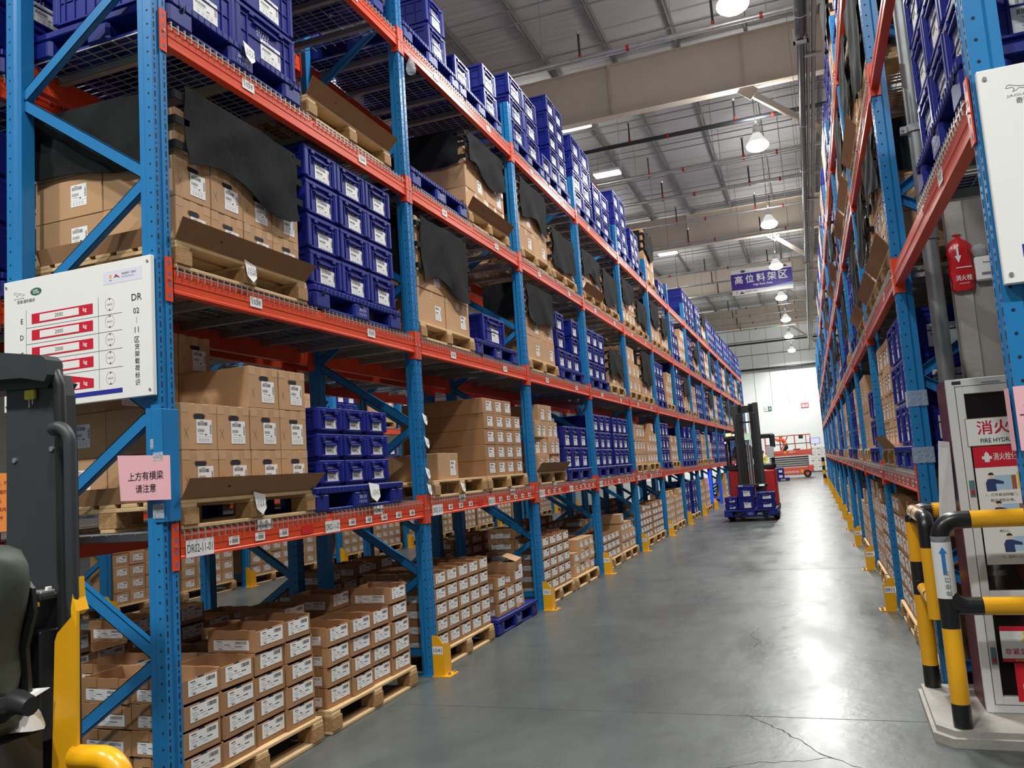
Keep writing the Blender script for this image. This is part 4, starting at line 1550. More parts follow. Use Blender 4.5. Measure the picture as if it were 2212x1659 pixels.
load('L', 6, 2, 0, 'P', 'tote', T4, [[3, 4, 3]])
load('L', 6, 2, 1, 'W', 'plain', (.38, .5, .28), [[2, 3, 2]], near=False, cover=(.4, .85, .2))
load('L', 7, 2, 0, 'W', 'handled', (.3, .45, .25), [[3, 2, 3]], near=False)
load('L', 7, 2, 1, 'P', 'tote', T4, [[3, 3, 3]])
for b in range(8, NB):
    load('L', b, 2, b % 2, 'P', 'tote', T4, [[3, 3, 2]])
    load('L', b, 2, 1 - b % 2, 'W', 'small', (.36, .33, .28), [[3, 2, 3]], cover=(.4, .85, .2) if b % 3 else None)
# third shelf
load('L', 0, 3, 0, 'P', 'tote', (.60, .40, .32), [[3, 3], [3, 3]], num='281210')
load('L', 0, 3, 1, 'W', None, HC, [], tray=True)
load('L', 1, 3, 0, 'P', 'plain', (.62, .5, .26), [[0], [1]], dy=.0)
load('L', 1, 3, 1, 'W', 'plain', (.55, .5, .24), [[3, 3], [3, 3]], cover=(.50, .86, .9), tray=True, dy=-.03)
load('L', 2, 3, 0, 'W', 'plain', (.55, .5, .28), [[3, 3]], cover=(.46, .9, .25))
load('L', 2, 3, 1, 'W', 'plain', (.38, .5, .28), [[2, 2, 2]], cover=(.1, .6, .2))
load('L', 3, 3, 0, 'W', 'handled', (.29, .45, .25), [[2, 2, 2, 2]], tray=True, cover=(.30, .66, .2))
load('L', 3, 3, 1, 'W', 'plain', (.55, .5, .28), [[2, 2]], cover=(.1, .62, .2))
load('L', 4, 3, 0, 'W', 'handled', (.29, .45, .25), [[3, 3, 3, 3]], near=False, cover=(.42, .8, .2))
load('L', 4, 3, 1, 'W', 'plain', (.55, .5, .28), [[2, 2]], near=False, cover=(.14, .6, .2))
load('L', 5, 3, 0, 'W', 'plain', (.38, .5, .28), [[3, 2, 3]], near=False, cover=(.4, .86, .2))
load('L', 5, 3, 1, 'W', 'handled', (.3, .45, .25), [[3, 3, 2]], near=False, cover=(.3, .7, .2))
load('L', 6, 3, 0, 'P', 'tote', T4, [[3, 3, 2]])
load('L', 6, 3, 1, 'W', 'small', (.36, .33, .28), [[2, 3, 3]])
load('L', 7, 3, 0, 'P', 'tote', T4, [[2, 3, 3]])
load('L', 7, 3, 1, 'W', 'plain', (.38, .5, .28), [[2, 3, 2]], near=False, cover=(.3, .7, .2))
for b in range(8, NB):
    load('L', b, 3, b % 2, 'P', 'tote', T4, [[3, 3, 3]])
    load('L', b, 3, 1 - b % 2, 'W', 'small', (.36, .33, .28), [[3, 2, 3]], cover=(.4, .85, .2) if b % 2 else None)
# top shelf
load('L', 0, 4, 0, 'P', 'tote', T6, [[3, 3]])
load('L', 0, 4, 1, 'P', 'tote', T6, [[2, 3]])
load('L', 1, 4, 0, 'P', 'tote', (.40, .6, .30), [[0, 2]], dy=0, num='208287', plabel='blue plastic pallet high on the top shelf under two crates, second bay')
load('L', 1, 4, 1, 'P', 'tote', (.40, .6, .28), [[1, 0, 2]], dy=-.05, num='208428')
load('L', 2, 4, 0, 'P', 'tote', (.55, .6, .28), [[3, 3]], num='208428')
load('L', 2, 4, 1, 'P', 'tote', (.40, .6, .25), [[1, 5, 5]], num='208428')
load('L', 3, 4, 0, 'P', 'tote', (.55, .6, .28), [[4, 4]])
load('L', 3, 4, 1, 'P', 'tote', (.55, .6, .25), [[3, 3]])
load('L', 4, 4, 0, 'P', 'tote', (.50, .6, .28), [[4, 4]])
load('L', 4, 4, 1, 'P', 'tote', (.40, .6, .25), [[3, 3]])
load('L', 5, 4, 0, 'W', 'plain', (.55, .5, .28), [[4, 4]], near=False, cover=(.6, 1.08, .2))
load('L', 5, 4, 1, 'P', 'tote', T4, [[0, 1, 1]])
load('L', 7, 4, 0, 'P', 'tote', (.55, .6, .28), [[3, 3]])
load('L', 7, 4, 1, 'P', 'tote', (.55, .6, .28), [[3, 3]])
load('L', 8, 4, 0, 'P', 'tote', T4, [[3, 3, 3]])
load('L', 8, 4, 1, 'W', 'small', (.5, .33, .28), [[3, 3]], cover=(.4, .82, .2))
for b in range(9, NB):
    load('L', b, 4, 0, 'P', 'tote', T4, [[3, 3, 3]])
    load('L', b, 4, 1, 'P', 'tote', T4, [[3, 2, 3]])

# battered tall carton on the blue pallet of the second bay
t = thing('worn_carton', 'dented tall brown carton, open flap, at the far end of the blue floor pallet', 'carton', (-.20, 4.92, .163), .08)
wb = MB()
wb.add([(-.16, -.13, 0), (.17, -.14, 0), (.17, .13, 0), (-.16, .14, 0), (-.14, -.12, .22), (.13, -.12, .23), (.15, .14, .21), (-.15, .12, .22), (-.17, -.13, .44), (.18, -.15, .46), (.17, .12, .47), (-.16, .13, .44)],
       [(0, 3, 2, 1), (0, 1, 5, 4), (1, 2, 6, 5), (2, 3, 7, 6), (3, 0, 4, 7), (4, 5, 9, 8), (5, 6, 10, 9), (6, 7, 11, 10), (7, 4, 8, 11), (8, 9, 10, 11)], M_CARD)
obj('body', wb, t)
obj('top_flap', MB().add([(.18, -.15, .462), (.17, .12, .472), (.02, .10, .53), (.03, -.13, .52)] + [(.18, -.15, .466), (.17, .12, .476), (.02, .10, .534), (.03, -.13, .524)], [(0, 1, 2, 3), (7, 6, 5, 4), (0, 4, 5, 1), (1, 5, 6, 2), (2, 6, 7, 3), (3, 7, 4, 0)], M_CARD), t)
obj('shipping_label', MB().rect((.165, .06, .34), Y_, Z_, .12, .13, M_PAPER, .006), t)

# paper notes hanging on the pallets
def note(x, y, z, st, label, w=.10, h=.13):
    t = thing('pallet_note', label, 'note', (x, y, z), 0, 'handwritten pallet notes')
    obj('paper', MB().add([(0, -w / 2, h / 2), (0, w / 2, h / 2 - .02), (.015, w / 2 - .01, -h / 4), (.02, .0, -h / 2), (.012, -w / 2 + .01, -h / 4), (.002, -w / 2, h / 2), (.002, w / 2, h / 2 - .02), (.017, w / 2 - .01, -h / 4), (.022, .0, -h / 2), (.014, -w / 2 + .01, -h / 4)], [(0, 4, 3, 2, 1), (5, 6, 7, 8, 9), (0, 1, 6, 5), (1, 2, 7, 6), (2, 3, 8, 7), (3, 4, 9, 8), (4, 0, 5, 9)], M_PAPER), t)
    obj('lettering', MB().text(st, (.0185, 0, 0), Y_, (.06, 0, 1), .035, M_GREYINK, maxw=w * .8), t)


note(.012, .67, 1.47, '1037', 'white note pinned to the pallet above the beam sticker numbered 1037')
note(.012, .66, 2.80, '1038', 'white note pinned to the pallet above the beam sticker numbered 1038')
note(.012, .72, 4.16, '1039', 'white note pinned to the blue pallet above the beam sticker numbered 1039')
note(.012, 1.95, 1.47, '1042', 'torn white note hanging from the blue pallet on the first shelf', .14, .14)
note(.016, 3.5, 1.44, '1047', 'white note on the wooden pallet past the yellow guard numbered 1041', .08, .09)
for i, z in enumerate((2.02, 1.83, 1.58, 1.45)):
    note(.012, 2.82 + .015 * (i % 2), z, '%d' % (1042 + i), 'white slip taped to the second post of the left rack, %s from the top' % ORD[i + 1], .07, .10)

# ---- racks behind: what shows through the gaps
load('B', 0, 3, 0, 'P', 'tote', T6, [[3, 3]], near=False)
load('B', 0, 3, 1, 'P', 'tote', T6, [[2, 2]], near=False)
load('B', 0, 4, 0, 'P', 'tote', T6, [[2, 3]], near=False)
load('B', 0, 2, 0, 'P', 'tote', T6, [[3, 3]], near=False)
load('B', 0, 2, 1, 'W', 'plain', (.55, .5, .3), [[2, 3]], near=False)
load('B', 1, 2, 0, 'W', 'plain', (.55, .5, .3), [[3, 2]], near=False)
load('B', 1, 2, 1, 'P', 'tote', T4, [[3, 3, 3]], near=False)
load('B', 1, 1, 0, 'W', 'handled', HC, [[2, 2, 2, 2]], near=False)
load('B', 1, 3, 0, 'P', 'tote', T4, [[3, 3, 3]], near=False)
load('B', 1, 4, 0, 'P', 'tote', T6, [[2, 2]], near=False)
load('B', 2, 1, 0, 'W', 'handled', HC, [[3, 3, 3, 3]], near=False)
load('B', 2, 1, 1, 'P', 'tote', T4, [[3, 3, 3]], near=False)
for b in range(3, 9):
    load('B', b, 1, 0, 'W', 'small', (.36, .33, .28), [[2, 3, 2]], near=False)
    load('B', b, 1, 1, 'P', 'tote', T4, [[2, 2, 2]], near=False)
for b in range(0, 6):
    load('B', b, 0, 0, 'W', 'open', OC, [[4, 5, 4, 5]], near=False)
    load('B', b, 0, 1, 'W', 'open', OC, [[5, 4, 4, 3]], near=False)
for b in range(2, 10):
    load('C', b, 0, 0, 'W', 'small', (.28, .40, .17), [[5, 5, 5, 5]], near=False)
    load('C', b, 0, 1, 'W', 'small', (.28, .40, .17), [[5, 5, 4, 5]], near=False)
    load('C', b, 1, 0, 'W', 'plain', (.55, .5, .3), [[2, 2]], near=False)
    load('C', b, 1, 1, 'P', 'tote', T4, [[3, 3, 3]], near=False)
    if b < 6:
        load('C', b, 2, 0, 'P', 'tote', T4, [[3, 3, 3]], near=False)
        load('C', b, 2, 1, 'W', 'plain', (.55, .5, .3), [[2, 2]], near=False)

# ================================================================== right rack
load('R', 0, 2, 0, 'P', 'tote', (.40, .6, .28), [[4, 4, 4], [4, 4, 4]], dy=.02, num='E203215')
load('R', 0, 3, 0, 'P', 'tote', (.60, .4, .28), [[4, 4]], dy=.02)
load('R', 1, 0, 0, 'W', 'open', (.28, .4, .16), [[6, 6, 5, 6]])
load('R', 1, 0, 1, 'W', 'open', (.28, .4, .16), [[5, 5, 6, 6]])
load('R', 2, 0, 0, 'W', 'open', (.28, .4, .16), [[4, 5, 5, 6]])
load('R', 2, 0, 1, 'W', 'small', (.28, .4, .2), [[5, 4, 5, 5]])
load('R', 1, 1, 0, 'P', 'tote', (.38, .6, .30), [[3, 3, 3], [3, 3, 3]], num='E203215')
load('R', 1, 1, 1, 'W', 'handled', (.26, .45, .22), [[4, 4, 4, 4]], tray=True, jit=.02)
load('R', 2, 1, 0, 'P', 'tote', (.38, .6, .30), [[2, 2, 2]])
load('R', 2, 1, 1, 'W', 'plain', (.5, .5, .42), [[2, 2]])
load('R', 1, 2, 0, 'W', 'handled', (.26, .45, .24), [[3, 3, 3, 3]], tray=True, cover=(.55, .9, .2))
load('R', 1, 2, 1, 'W', 'handled', (.26, .45, .24), [[3, 3, 3, 3]], tray=True, cover=(.40, .86, .2))
load('R', 1, 3, 0, 'W', 'plain', (.5, .5, .28), [[3, 3], [3, 3]], cover=(.1, .86, .3))
load('R', 1, 3, 1, 'W', 'plain', (.5, .5, .28), [[3, 3]], tray=True, cover=(.35, .9, .3))
load('R', 1, 4, 0, 'P', 'tote', T4, [[3, 3, 3]])
load('R', 1, 4, 1, 'P', 'tote', T4, [[3, 3, 3]])
load('R', 2, 2, 0, 'W', 'plain', (.5, .5, .28), [[3, 2]], tray=True, cover=(.2, .8, .3))
load('R', 2, 2, 1, 'P', 'tote', T4, [[3, 3, 3]])
load('R', 2, 3, 0, 'W', 'plain', (.5, .5, .28), [[3, 3]], tray=True, cover=(.3, .9, .3))
load('R', 2, 3, 1, 'W', 'plain', (.5, .5, .28), [[3, 3]], tray=True)
load('R', 2, 4, 0, 'W', 'plain', (.5, .5, .28), [[4, 4]], cover=(.55, 1.05, .3))
load('R', 2, 4, 1, 'P', 'tote', T4, [[3, 3, 3]])
for b in range(3, NB):
    load('R', b, 0, 0, 'W', 'small', (.28, .4, .2), [[3, 4, 4, 3]])
    if b % 2:
        load('R', b, 0, 1, 'W', 'small', (.28, .4, .2), [[4, 3, 3, 3]])
    load('R', b, 1, b % 2, 'P', 'tote', T4, [[3, 3, 3]])
    load('R', b, 1, 1 - b % 2, 'W', 'small', (.36, .33, .28), [[3, 2, 3]])
    load('R', b, 2, b % 2, 'P', 'tote', T4, [[3, 3, 3]])
    load('R', b, 2, 1 - b % 2, 'W', 'small', (.5, .33, .28), [[3, 2]], cover=(.3, .8, .2))
    load('R', b, 3, b % 2, 'W', 'small', (.5, .33, .28), [[3, 3]], cover=(.3, .8, .2), tray=b < 6)
    load('R', b, 3, 1 - b % 2, 'P', 'tote', T4, [[3, 3, 3]])
    if b < 9:
        load('R', b, 4, 0, 'P', 'tote', T4, [[2, 3, 3]])
        load('R', b, 4, 1, 'W', 'small', (.5, .33, .28), [[3, 3]])

t = thing('clear_bag', 'small clear plastic bag hanging from the top beam at the second post', 'bag', (.012, 2.90, 5.02))
obj('bag', MB().lathe([(.0, 0), (.035, .01), (.045, .05), (.035, .10), (.012, .15), (.010, .17), (.022, .2)], M_FILM, 14, (.03, 0, 0)), t, smooth=True)
obj('string', MB().cyl((.03, 0, .16), (.0, 0, .27), .002, M_WHITE, 5), t)

# ================================================================== signs at the rack ends
def load_sign(name, x0, y, z0, label, full=True):
    """white steel board 1.0 x .70 across the end frame; local origin = lower left corner, facing -Y"""
    t = thing(name, label, 'sign', (x0, y, z0))
    bd = MB().cbox(0, -.004, 0, 1.0, .022, .70, M_WHITE, .003)
    obj('board', bd, t)
    sc = MB()
    for a in (.02, .98):
        for b in (.03, .67):
            sc.cyl((a, -.004, b), (a, -.008, b), .007, M_STEEL, 8)
    obj('screw', sc, t)
    F = -.0042
    if full:
        rd, bk, wt = MB(), MB(), MB()
        rows = [('E', .478), ('D', .391), ('C', .299), ('B', .207), ('A', .1)]
        for i, (ch, zc) in enumerate(rows):
            if i < 4:
                rd.rect((.412, F, zc), X_, Z_, .42, .054, M_RED, .0008)
                wt.rect((.394, F - .0008, zc), X_, Z_, .27, .037, M_WHITE, .0006)
            else:
                rd.poly([(-.21, -.038), (.21, -.038), (.21, .008), (0, .048), (-.21, .008)], (.412, F, .112), X_, Z_, M_RED, .0008)
                wt.rect((.394, F - .0008, .095), X_, Z_, .27, .030, M_WHITE, .0006)
            bk.text('2000', (.393, F - .0012, zc if i < 4 else .095), X_, Z_, .020, M_INK, lift=.0006)
            wt.text('kg', (.569, F - .0008, zc if i < 4 else .1), X_, Z_, .027, M_WHITE, bold=.02, lift=.0006)
            bk.text(ch, (.132, F, zc - .004), X_, Z_, .026, M_INK)
            if i < 4:
                bk.rect((.487, F, zc - .045), X_, Z_, .65, .0018, M_INK, .0006)
            cz = zc + .006 if i < 4 else .11
            ring = []
            N = 28
            for k in range(N):
                a, b = 2 * pi * k / N, 2 * pi * (k + 1) / N
                P = lambda r_, q: (.733 + r_ * math.cos(q) * .92, F - .0006, cz + r_ * math.sin(q))
                bk.quad(P(.031, a), P(.031, b), P(.0322, b), P(.0322, a), M_INK)
            bk.text('100CM', (.733, F, cz), X_, Z_, .009, M_GREYINK, maxw=.045)
            for sg in (-1, 1):
                rd.poly([(-.006, sg * .031), (.006, sg * .031), (0, sg * .020)], (.733, F, cz), X_, Z_, mat('sign_darkred', srgb(120, 40, 46), .5), .0006)
        bk.rect((.163, F, .31), X_, Z_, .0016, .44, M_INK, .0006)
        bk.rect((.659, F, .295), X_, Z_, .0016, .47, M_INK, .0006)
        bk.text('DR', (.908, F, .499), X_, Z_, .034, M_INK)
        bk.text('02', (.904, F, .430), X_, Z_, .028, M_INK)
        bk.rect((.905, F, .383), X_, Z_, .0016, .03, M_INK, .0006)
        bk.text('11', (.905, F, .334), X_, Z_, .028, M_INK)
        for i, ch in enumerate('区货架载荷标识'):
            bk.text(ch, (.905, F, .285 - i * .0355), X_, Z_, .029, M_INK)
        obj('lettering', bk, t)
        obj('red_load_plate', rd, t)
        obj('load_field', wt, t)
        obj('blue_bar', MB().rect((.435, F, .044), X_, Z_, .745, .023, M_NAVY, .0008), t)
    # emblems at the top: a leaping cat outline, a green oval, and a small logo strip
    em = MB()
    cat = [(-.040, .004), (-.036, .012), (-.026, .013), (-.016, .008), (.0, .004), (.014, .003), (.026, -.004), (.038, -.006), (.026, -.009), (.020, -.012), (.010, -.004), (-.004, -.001), (-.012, -.008), (-.022, -.010), (-.016, -.002), (-.024, .005), (-.034, .003)]
    gk = M_GREYINK
    for a, b in zip(cat, cat[1:] + cat[:1]):
        v = Vector((b[0] - a[0], b[1] - a[1]))
        nn = Vector((-v.y, v.x)).normalized() * .0007
        em.quad((.115 + a[0] - nn.x, F - .0006, .622 + a[1] - nn.y), (.115 + b[0] - nn.x, F - .0006, .622 + b[1] - nn.y), (.115 + b[0] + nn.x, F - .0006, .622 + b[1] + nn.y), (.115 + a[0] + nn.x, F - .0006, .622 + a[1] + nn.y), gk)
    em.text('JAGUAR', (.112, F, .598), X_, Z_, .009, gk, w=.075)
    em.text('奇瑞·捷豹路虎', (.162, F, .580), X_, Z_, .019, M_INK, maxw=.14)
    obj('emblem', em, t)
    ov = MB()
    ell = lambda a, b: [(a * math.cos(2 * pi * k / 28), b * math.sin(2 * pi * k / 28)) for k in range(28)]
    ov.poly(ell(.040, .021), (.233, F, .622), X_, Z_, M_GREYINK, .0006).poly(ell(.037, .0185), (.233, F - .0006, .622), X_, Z_, M_GREENP, .0005)
    ov.text('LAND', (.230, F - .0011, .628), X_, Z_, .010, M_WHITE, bold=.02, lift=.0005).text('ROVER', (.237, F - .0011, .616), X_, Z_, .010, M_WHITE, bold=.02, lift=.0005)
    obj('oval_badge', ov, t, label='green oval badge')
    if full:
        lg = MB().rect((.82, F, .620), X_, Z_, .25, .066, mat('pale_strip', srgb(222, 222, 236), .5, var=.01), .0006)
        lg.poly([(-.020, -.008), (-.006, .012), (0, .006), (.010, .0), (.020, -.010), (.012, -.008), (.004, -.004), (-.006, .0)], (.783, F - .0006, .622), X_, Z_, M_INK, .0005)
        lg.poly([(-.011, -.004), (-.004, .011), (.006, -.001)], (.783, F - .0012, .622), X_, Z_, M_RED, .0005)
        lg.text('Anji', (.742, F - .0006, .605), X_, Z_, .010, M_INK)
        lg.rect((.742, F - .0006, .625), X_, Z_, .016, .018, mat('logo_orange', srgb(236, 170, 90), .5), .0005)
        lg.text('安吉智行（苏州）', (.862, F - .0006, .630), X_, Z_, .012, M_INK, maxw=.105)
        lg.text('Anji-CEVA (Suzhou)', (.855, F - .0006, .613), X_, Z_, .009, M_GREYINK, maxw=.09)
        obj('logo_strip', lg, t)
    return t


load_sign('load_sign', -1.005, -.080, 2.036, 'white load limit board for five levels on the end frame of the left rack')
ls = load_sign('load_sign', 3.575, -.285, 2.018, 'plain white board on the near end of the right rack, cut by picture edge', False)
obj('blue_bar', MB().rect((.09, -.0042, .1), X_, Z_, .06, .04, M_NAVY, .0008), ls)

t = thing('warning_notice', 'pink paper notice taped across the first post of the left rack', 'notice', (0, -.10, 0))
pn = MB().poly([(-.205, 1.535), (.102, 1.527), (.102, 1.736), (-.221, 1.757)], (0, 0, 0), X_, Z_, M_PINK, .001)
obj('paper', pn, t)
obj('lettering', MB().text('上方有横梁', (-.048, -.001, 1.648), X_, Z_, .042, M_INK, bold=.004, maxw=.215).text('请注意', (-.048, -.001, 1.588), X_, Z_, .040, M_INK, bold=.004, maxw=.125), t)
obj('clear_tape', MB().rect((.03, -.0012, 1.735), X_, Z_, .06, .04, M_FILM, .0006).rect((-.03, .045, 1.80), X_, Z_, .06, .05, M_FILM, .0006), t)
t = thing('post_sleeve', 'flat blue sleeve plate on the first post above the pink notice', 'post sleeve', (0, 0, 1.42))
obj('plate', MB().cbox(.006, -.05, 0, .018, .056, .55, M_POST, .003).cbox(-.04, -.0585, 0.0, .018, -.0505, .55, M_POST, .003), t)
obj('wrapped_film', MB().cbox(-.045, -.0665, .02, .022, -.0588, .09, M_FILM, .003), t)
t = thing('orange_notice', 'orange paper notice on the rear post behind the truck seat pillar', 'notice', (-1.05, -.075, 1.42))
obj('paper', MB().poly([(-.12, 0), (.10, 0), (.10, .30), (-.12, .31)], (0, 0, 0), X_, Z_, M_ORANGEP, .001), t)
ol = MB()
for i, st in enumerate(('载重量2吨，不大', '于货架限载时间', '一周。', '货架标准2吨，', '请遵守')):
    ol.text(st, (-.01, -.001, .25 - i * .045), X_, Z_, .022, mat('dark_red_ink', srgb(130, 40, 20), .6), maxw=.18)
obj('lettering', ol, t)
t = thing('warning_notice', 'pink paper notice wrapped round the near post of the right rack', 'notice', (3.565, -.262, 0))
obj('paper', MB().poly([(-.002, 1.50), (.125, 1.50), (.125, 1.70), (-.002, 1.70)], (0, 0, 0), X_, Z_, M_PINK, .001).poly([(-.06, 1.50), (.0, 1.50), (.0, 1.70), (-.06, 1.70)], (-.002, .06, 0), NY, Z_, M_PINK, .001), t)
obj('lettering', MB().text('上方有', (.062, -.001, 1.625), X_, Z_, .036, M_INK, maxw=.11).text('请注意', (.075, -.001, 1.565), X_, Z_, .034, M_INK, maxw=.1), t)
for i, z in enumerate((1.42, 1.78)):
    t = thing('tape_wrap', 'clear tape wound round the second post of the right rack, %s' % ('lower' if i == 0 else 'upper'), 'tape', (3.62, 2.6, z))
    obj('band', MB().prism([(-.058, -.057), (.057, -.057), (.057, .057), (-.058, .057)], 'z', 0, .10, M_FILM), t)

# hanging area sign
t = thing('hanging_sign', 'purple and white area sign hung on wires from the roof over the aisle', 'sign', (.42, 33.0, 8.49))
obj('board', MB().cbox(0, 0, 0, 2.53, .04, 1.12, M_WHITE, .005), t)
M_PURP = mat('sign_purple', srgb(62, 40, 150), .45, var=.06, scale=.6)
M_PBLUE = mat('sign_pale_blue', srgb(142, 160, 214), .45)
obj('purple_panel', MB().poly([(.0, .22), (.0, .92), (2.53, .92), (2.53, .18), (1.6, .18)], (0, -.001, 0), X_, Z_, M_PURP, .002).poly([(1.4, .18), (2.53, .18), (2.53, .30), (2.0, .24)], (0, -.003, 0), X_, Z_, M_PBLUE, .001), t)
tx = MB()
for i, ch in enumerate('高位料架区'):
    tx.text(ch, (.32 + i * .46, -.004, .66), X_, Z_, .36, M_WHITE, bold=.022, maxw=.40)
tx.text('High Rack Asea', (1.3, -.004, .36), X_, Z_, .12, M_WHITE, bold=.015, maxw=1.05)
obj('lettering', tx, t)
lg = MB().poly([(-.11, -.05), (-.03, .06), (0, .03), (.05, .0), (.11, -.05)], (2.28, -.003, 1.03), X_, Z_, M_INK, .001).poly([(-.06, -.03), (-.02, .06), (.03, -.01)], (2.28, -.005, 1.03), X_, Z_, M_RED, .001)
lg.poly([(-.11, -.05), (-.03, .06), (0, .03), (.05, .0), (.11, -.05)], (.42, -.003, .08), X_, Z_, M_INK, .001).poly([(-.06, -.03), (-.02, .06), (.03, -.01)], (.42, -.005, .08), X_, Z_, M_RED, .001)
lg.text('安吉智行（苏州）', (.80, -.003, .10), X_, Z_, .07, M_INK, maxw=.5).text('Anji', (.2, -.003, .06), X_, Z_, .05, M_INK).rect((.2, -.003, .12), X_, Z_, .07, .06, mat('logo_orange', srgb(236, 170, 90), .5), .001)
lg.poly([(.1 * math.cos(2 * pi * k / 24), .06 * math.sin(2 * pi * k / 24)) for k in range(24)], (.52, -.003, 1.01), X_, Z_, M_INK, .001).poly([(.08 * math.cos(2 * pi * k / 24), .045 * math.sin(2 * pi * k / 24)) for k in range(24)], (.52, -.0045, 1.01), X_, Z_, M_GREENP, .001)
obj('logo', lg, t)
for x in (.03, 2.5):
    obj('hanger_wire', MB().cyl((x, .02, 1.12), (x, .02, 3.6), .008, M_GREYS, 6), t)

# end-wall signs
t = thing('exit_sign', 'small green and white running-man sign on the white end wall', 'sign', (.10, 62.99, 5.02))
obj('board', MB().rect((0, 0, 0), X_, Z_, .56, .36, M_WHITE, .02).rect((-.13, -.02, 0), X_, Z_, .26, .32, M_WHITE, .003).rect((.14, -.02, 0), X_, Z_, .25, .34, M_GREENP, .003), t)
fr = MB()
for a, b, w_, h_ in ((0, .17, .56, .02), (0, -.17, .56, .02), (-.27, 0, .02, .36), (.27, 0, .02, .36)):
    fr.rect((a, -.02, b), X_, Z_, w_, h_, M_GREENP, .003)
obj('border', fr, t)
mn = MB().poly([(.03 * math.cos(k * pi / 4), .03 * math.sin(k * pi / 4)) for k in range(8)], (.15, -.023, .09), X_, Z_, M_WHITE, .002).poly([(-.02, .05), (.03, .05), (.04, -.02), (.07, -.1), (.03, -.1), (.0, -.03), (-.04, -.08), (-.08, -.08), (-.03, -.01)], (.15, -.023, 0), X_, Z_, M_WHITE, .002)
mn.poly([(-.06, 0), (.0, .06), (.0, .02), (.06, .02), (.06, -.02), (.0, -.02), (.0, -.06)], (-.13, -.023, 0), X_, Z_, M_GREENP, .002)
obj('pictogram', mn, t)
t = thing('fire_sign', 'small red and white fire sign on the white end wall', 'sign', (2.82, 62.99, 5.05))
obj('board', MB().rect((0, 0, 0), X_, Z_, .60, .38, M_WHITE, .02), t)
fr = MB()
for a, b, w_, h_ in ((0, .16, .54, .05), (0, -.16, .54, .05), (-.25, 0, .05, .36), (.25, 0, .05, .36)):
    fr.rect((a, -.02, b), X_, Z_, w_, h_, M_RED, .003)
fr.text('消防', (0, -.02, .02), X_, Z_, .22, M_RED, bold=.05, lift=.004)
obj('lettering', fr, t)

# ================================================================== hydrant bay
t = thing('hydrant_cabinet', 'tall fire hydrant cabinet, maroon sides, white framed glass doors', 'cabinet', (3.70, 1.95, .076))
Wc, Hc, Dc = .78, 1.81, .36
bx = MB().box(0, .04, 0, .02, Dc, Hc, M_MAROON).box(Wc - .02, .04, 0, Wc, Dc, Hc, M_MAROON).box(.02, Dc - .02, 0, Wc - .02, Dc, Hc, M_MAROON)
bx.box(.02, .04, 0, Wc - .02, Dc - .02, .02, M_MAROON).box(.02, .04, Hc - .02, Wc - .02, Dc - .02, Hc, M_MAROON).box(.02, .05, .58, Wc - .02, Dc - .02, .60, M_MAROON)
obj('body', bx, t)
fr = MB()
e = .042
fr.cbox(0, 0, 0, e, .04, Hc, M_ALU, .003).cbox(Wc - e, 0, 0, Wc, .04, Hc, M_ALU, .003).cbox(e, 0, Hc - e, Wc - e, .04, Hc, M_ALU, .003).cbox(e, 0, 0, Wc - e, .04, e, M_ALU, .003).cbox(e, 0, .565, Wc - e, .04, .60, M_ALU, .003)
obj('outer_frame', fr, t)


def door(z0, z1, nm, lz):
    d = MB()
    f = .042
    d.cbox(e + .003, -.006, z0, e + f, .034, z1, M_ALU, .003).cbox(Wc - e - f, -.006, z0, Wc - e - .003, .034, z1, M_ALU, .003)
    d.cbox(e + f, -.006, z1 - f, Wc - e - f, .034, z1, M_ALU, .003).cbox(e + f, -.006, z0, Wc - e - f, .034, z0 + f, M_ALU, .003)
    o = obj('glass_door', d, t)
    obj('pane', MB().box(e + f, .010, z0 + f, Wc - e - f, .014, z1 - f, M_GLASS), o)
    lt = MB().cbox(e + .010, -.012, lz - .045, e + f - .006, -.006, lz + .045, M_TEAL, .002).cbox(e + .014, -.016, lz - .032, e + f - .010, -.012, lz - .010, M_RED, .001)
    obj('latch', lt, o)


door(.602, Hc - e - .003, 'a', 1.20)
door(e + .003, .562, 'b', .30)
st = MB().rect((.22, -.0062, Hc - .03), X_, Z_, .09, .005, M_GREYINK, .0005).cbox(.03, -.003, Hc - .03, .075, .0, Hc - .012, M_INK, .001)
obj('maker_plate', st, t)
ins = MB()
for k in range(26):      # hose reel, coiled
    a = k / 25 * 2 * pi
ins.tube([(.40 + .21 * math.cos(a * pi / 16), .20, 1.38 + .21 * math.sin(a * pi / 16)) for a in range(33)], .016, mat('hose_maroon', srgb(120, 66, 66), .6), 8)
ins.tube([(.40 + .15 * math.cos(a * pi / 16), .20, 1.38 + .15 * math.sin(a * pi / 16)) for a in range(33)], .016, M_MAROON, 8)
ins.cyl((.40, .16, 1.38), (.40, .24, 1.38), .05, M_REDP, 16)
ins.box(.1, .22, 1.24, .70, .24, 1.28, M_MAROON)
obj('hose_reel', ins, t, smooth=True)
vl = MB().cyl((.16, .22, .62), (.16, .22, .95), .04, M_PIPE, 14).tube([(.16, .22, .95), (.16, .20, 1.0), (.16, .14, 1.02)], .036, M_PIPE, 12).cyl((.16, .22, .70), (.16, .22, .73), .062, M_PIPE, 14)
obj('valve', vl, t, smooth=True)
bk = MB().lathe([(.0, .605), (.10, .605), (.14, .74), (.15, .745), (.13, .735), (.095, .62), (0, .62)], M_REDP, 18, (.40, .18, 0))
obj('red_bucket', bk, t, smooth=True)
ex = MB()
for x in (.26, .5):
    ex.lathe([(0, .03), (.07, .03), (.075, .06), (.075, .36), (.05, .42), (.02, .44), (.02, .5), (0, .5)], M_REDP, 16, (x, .19, 0))
obj('extinguisher', ex, t, smooth=True)
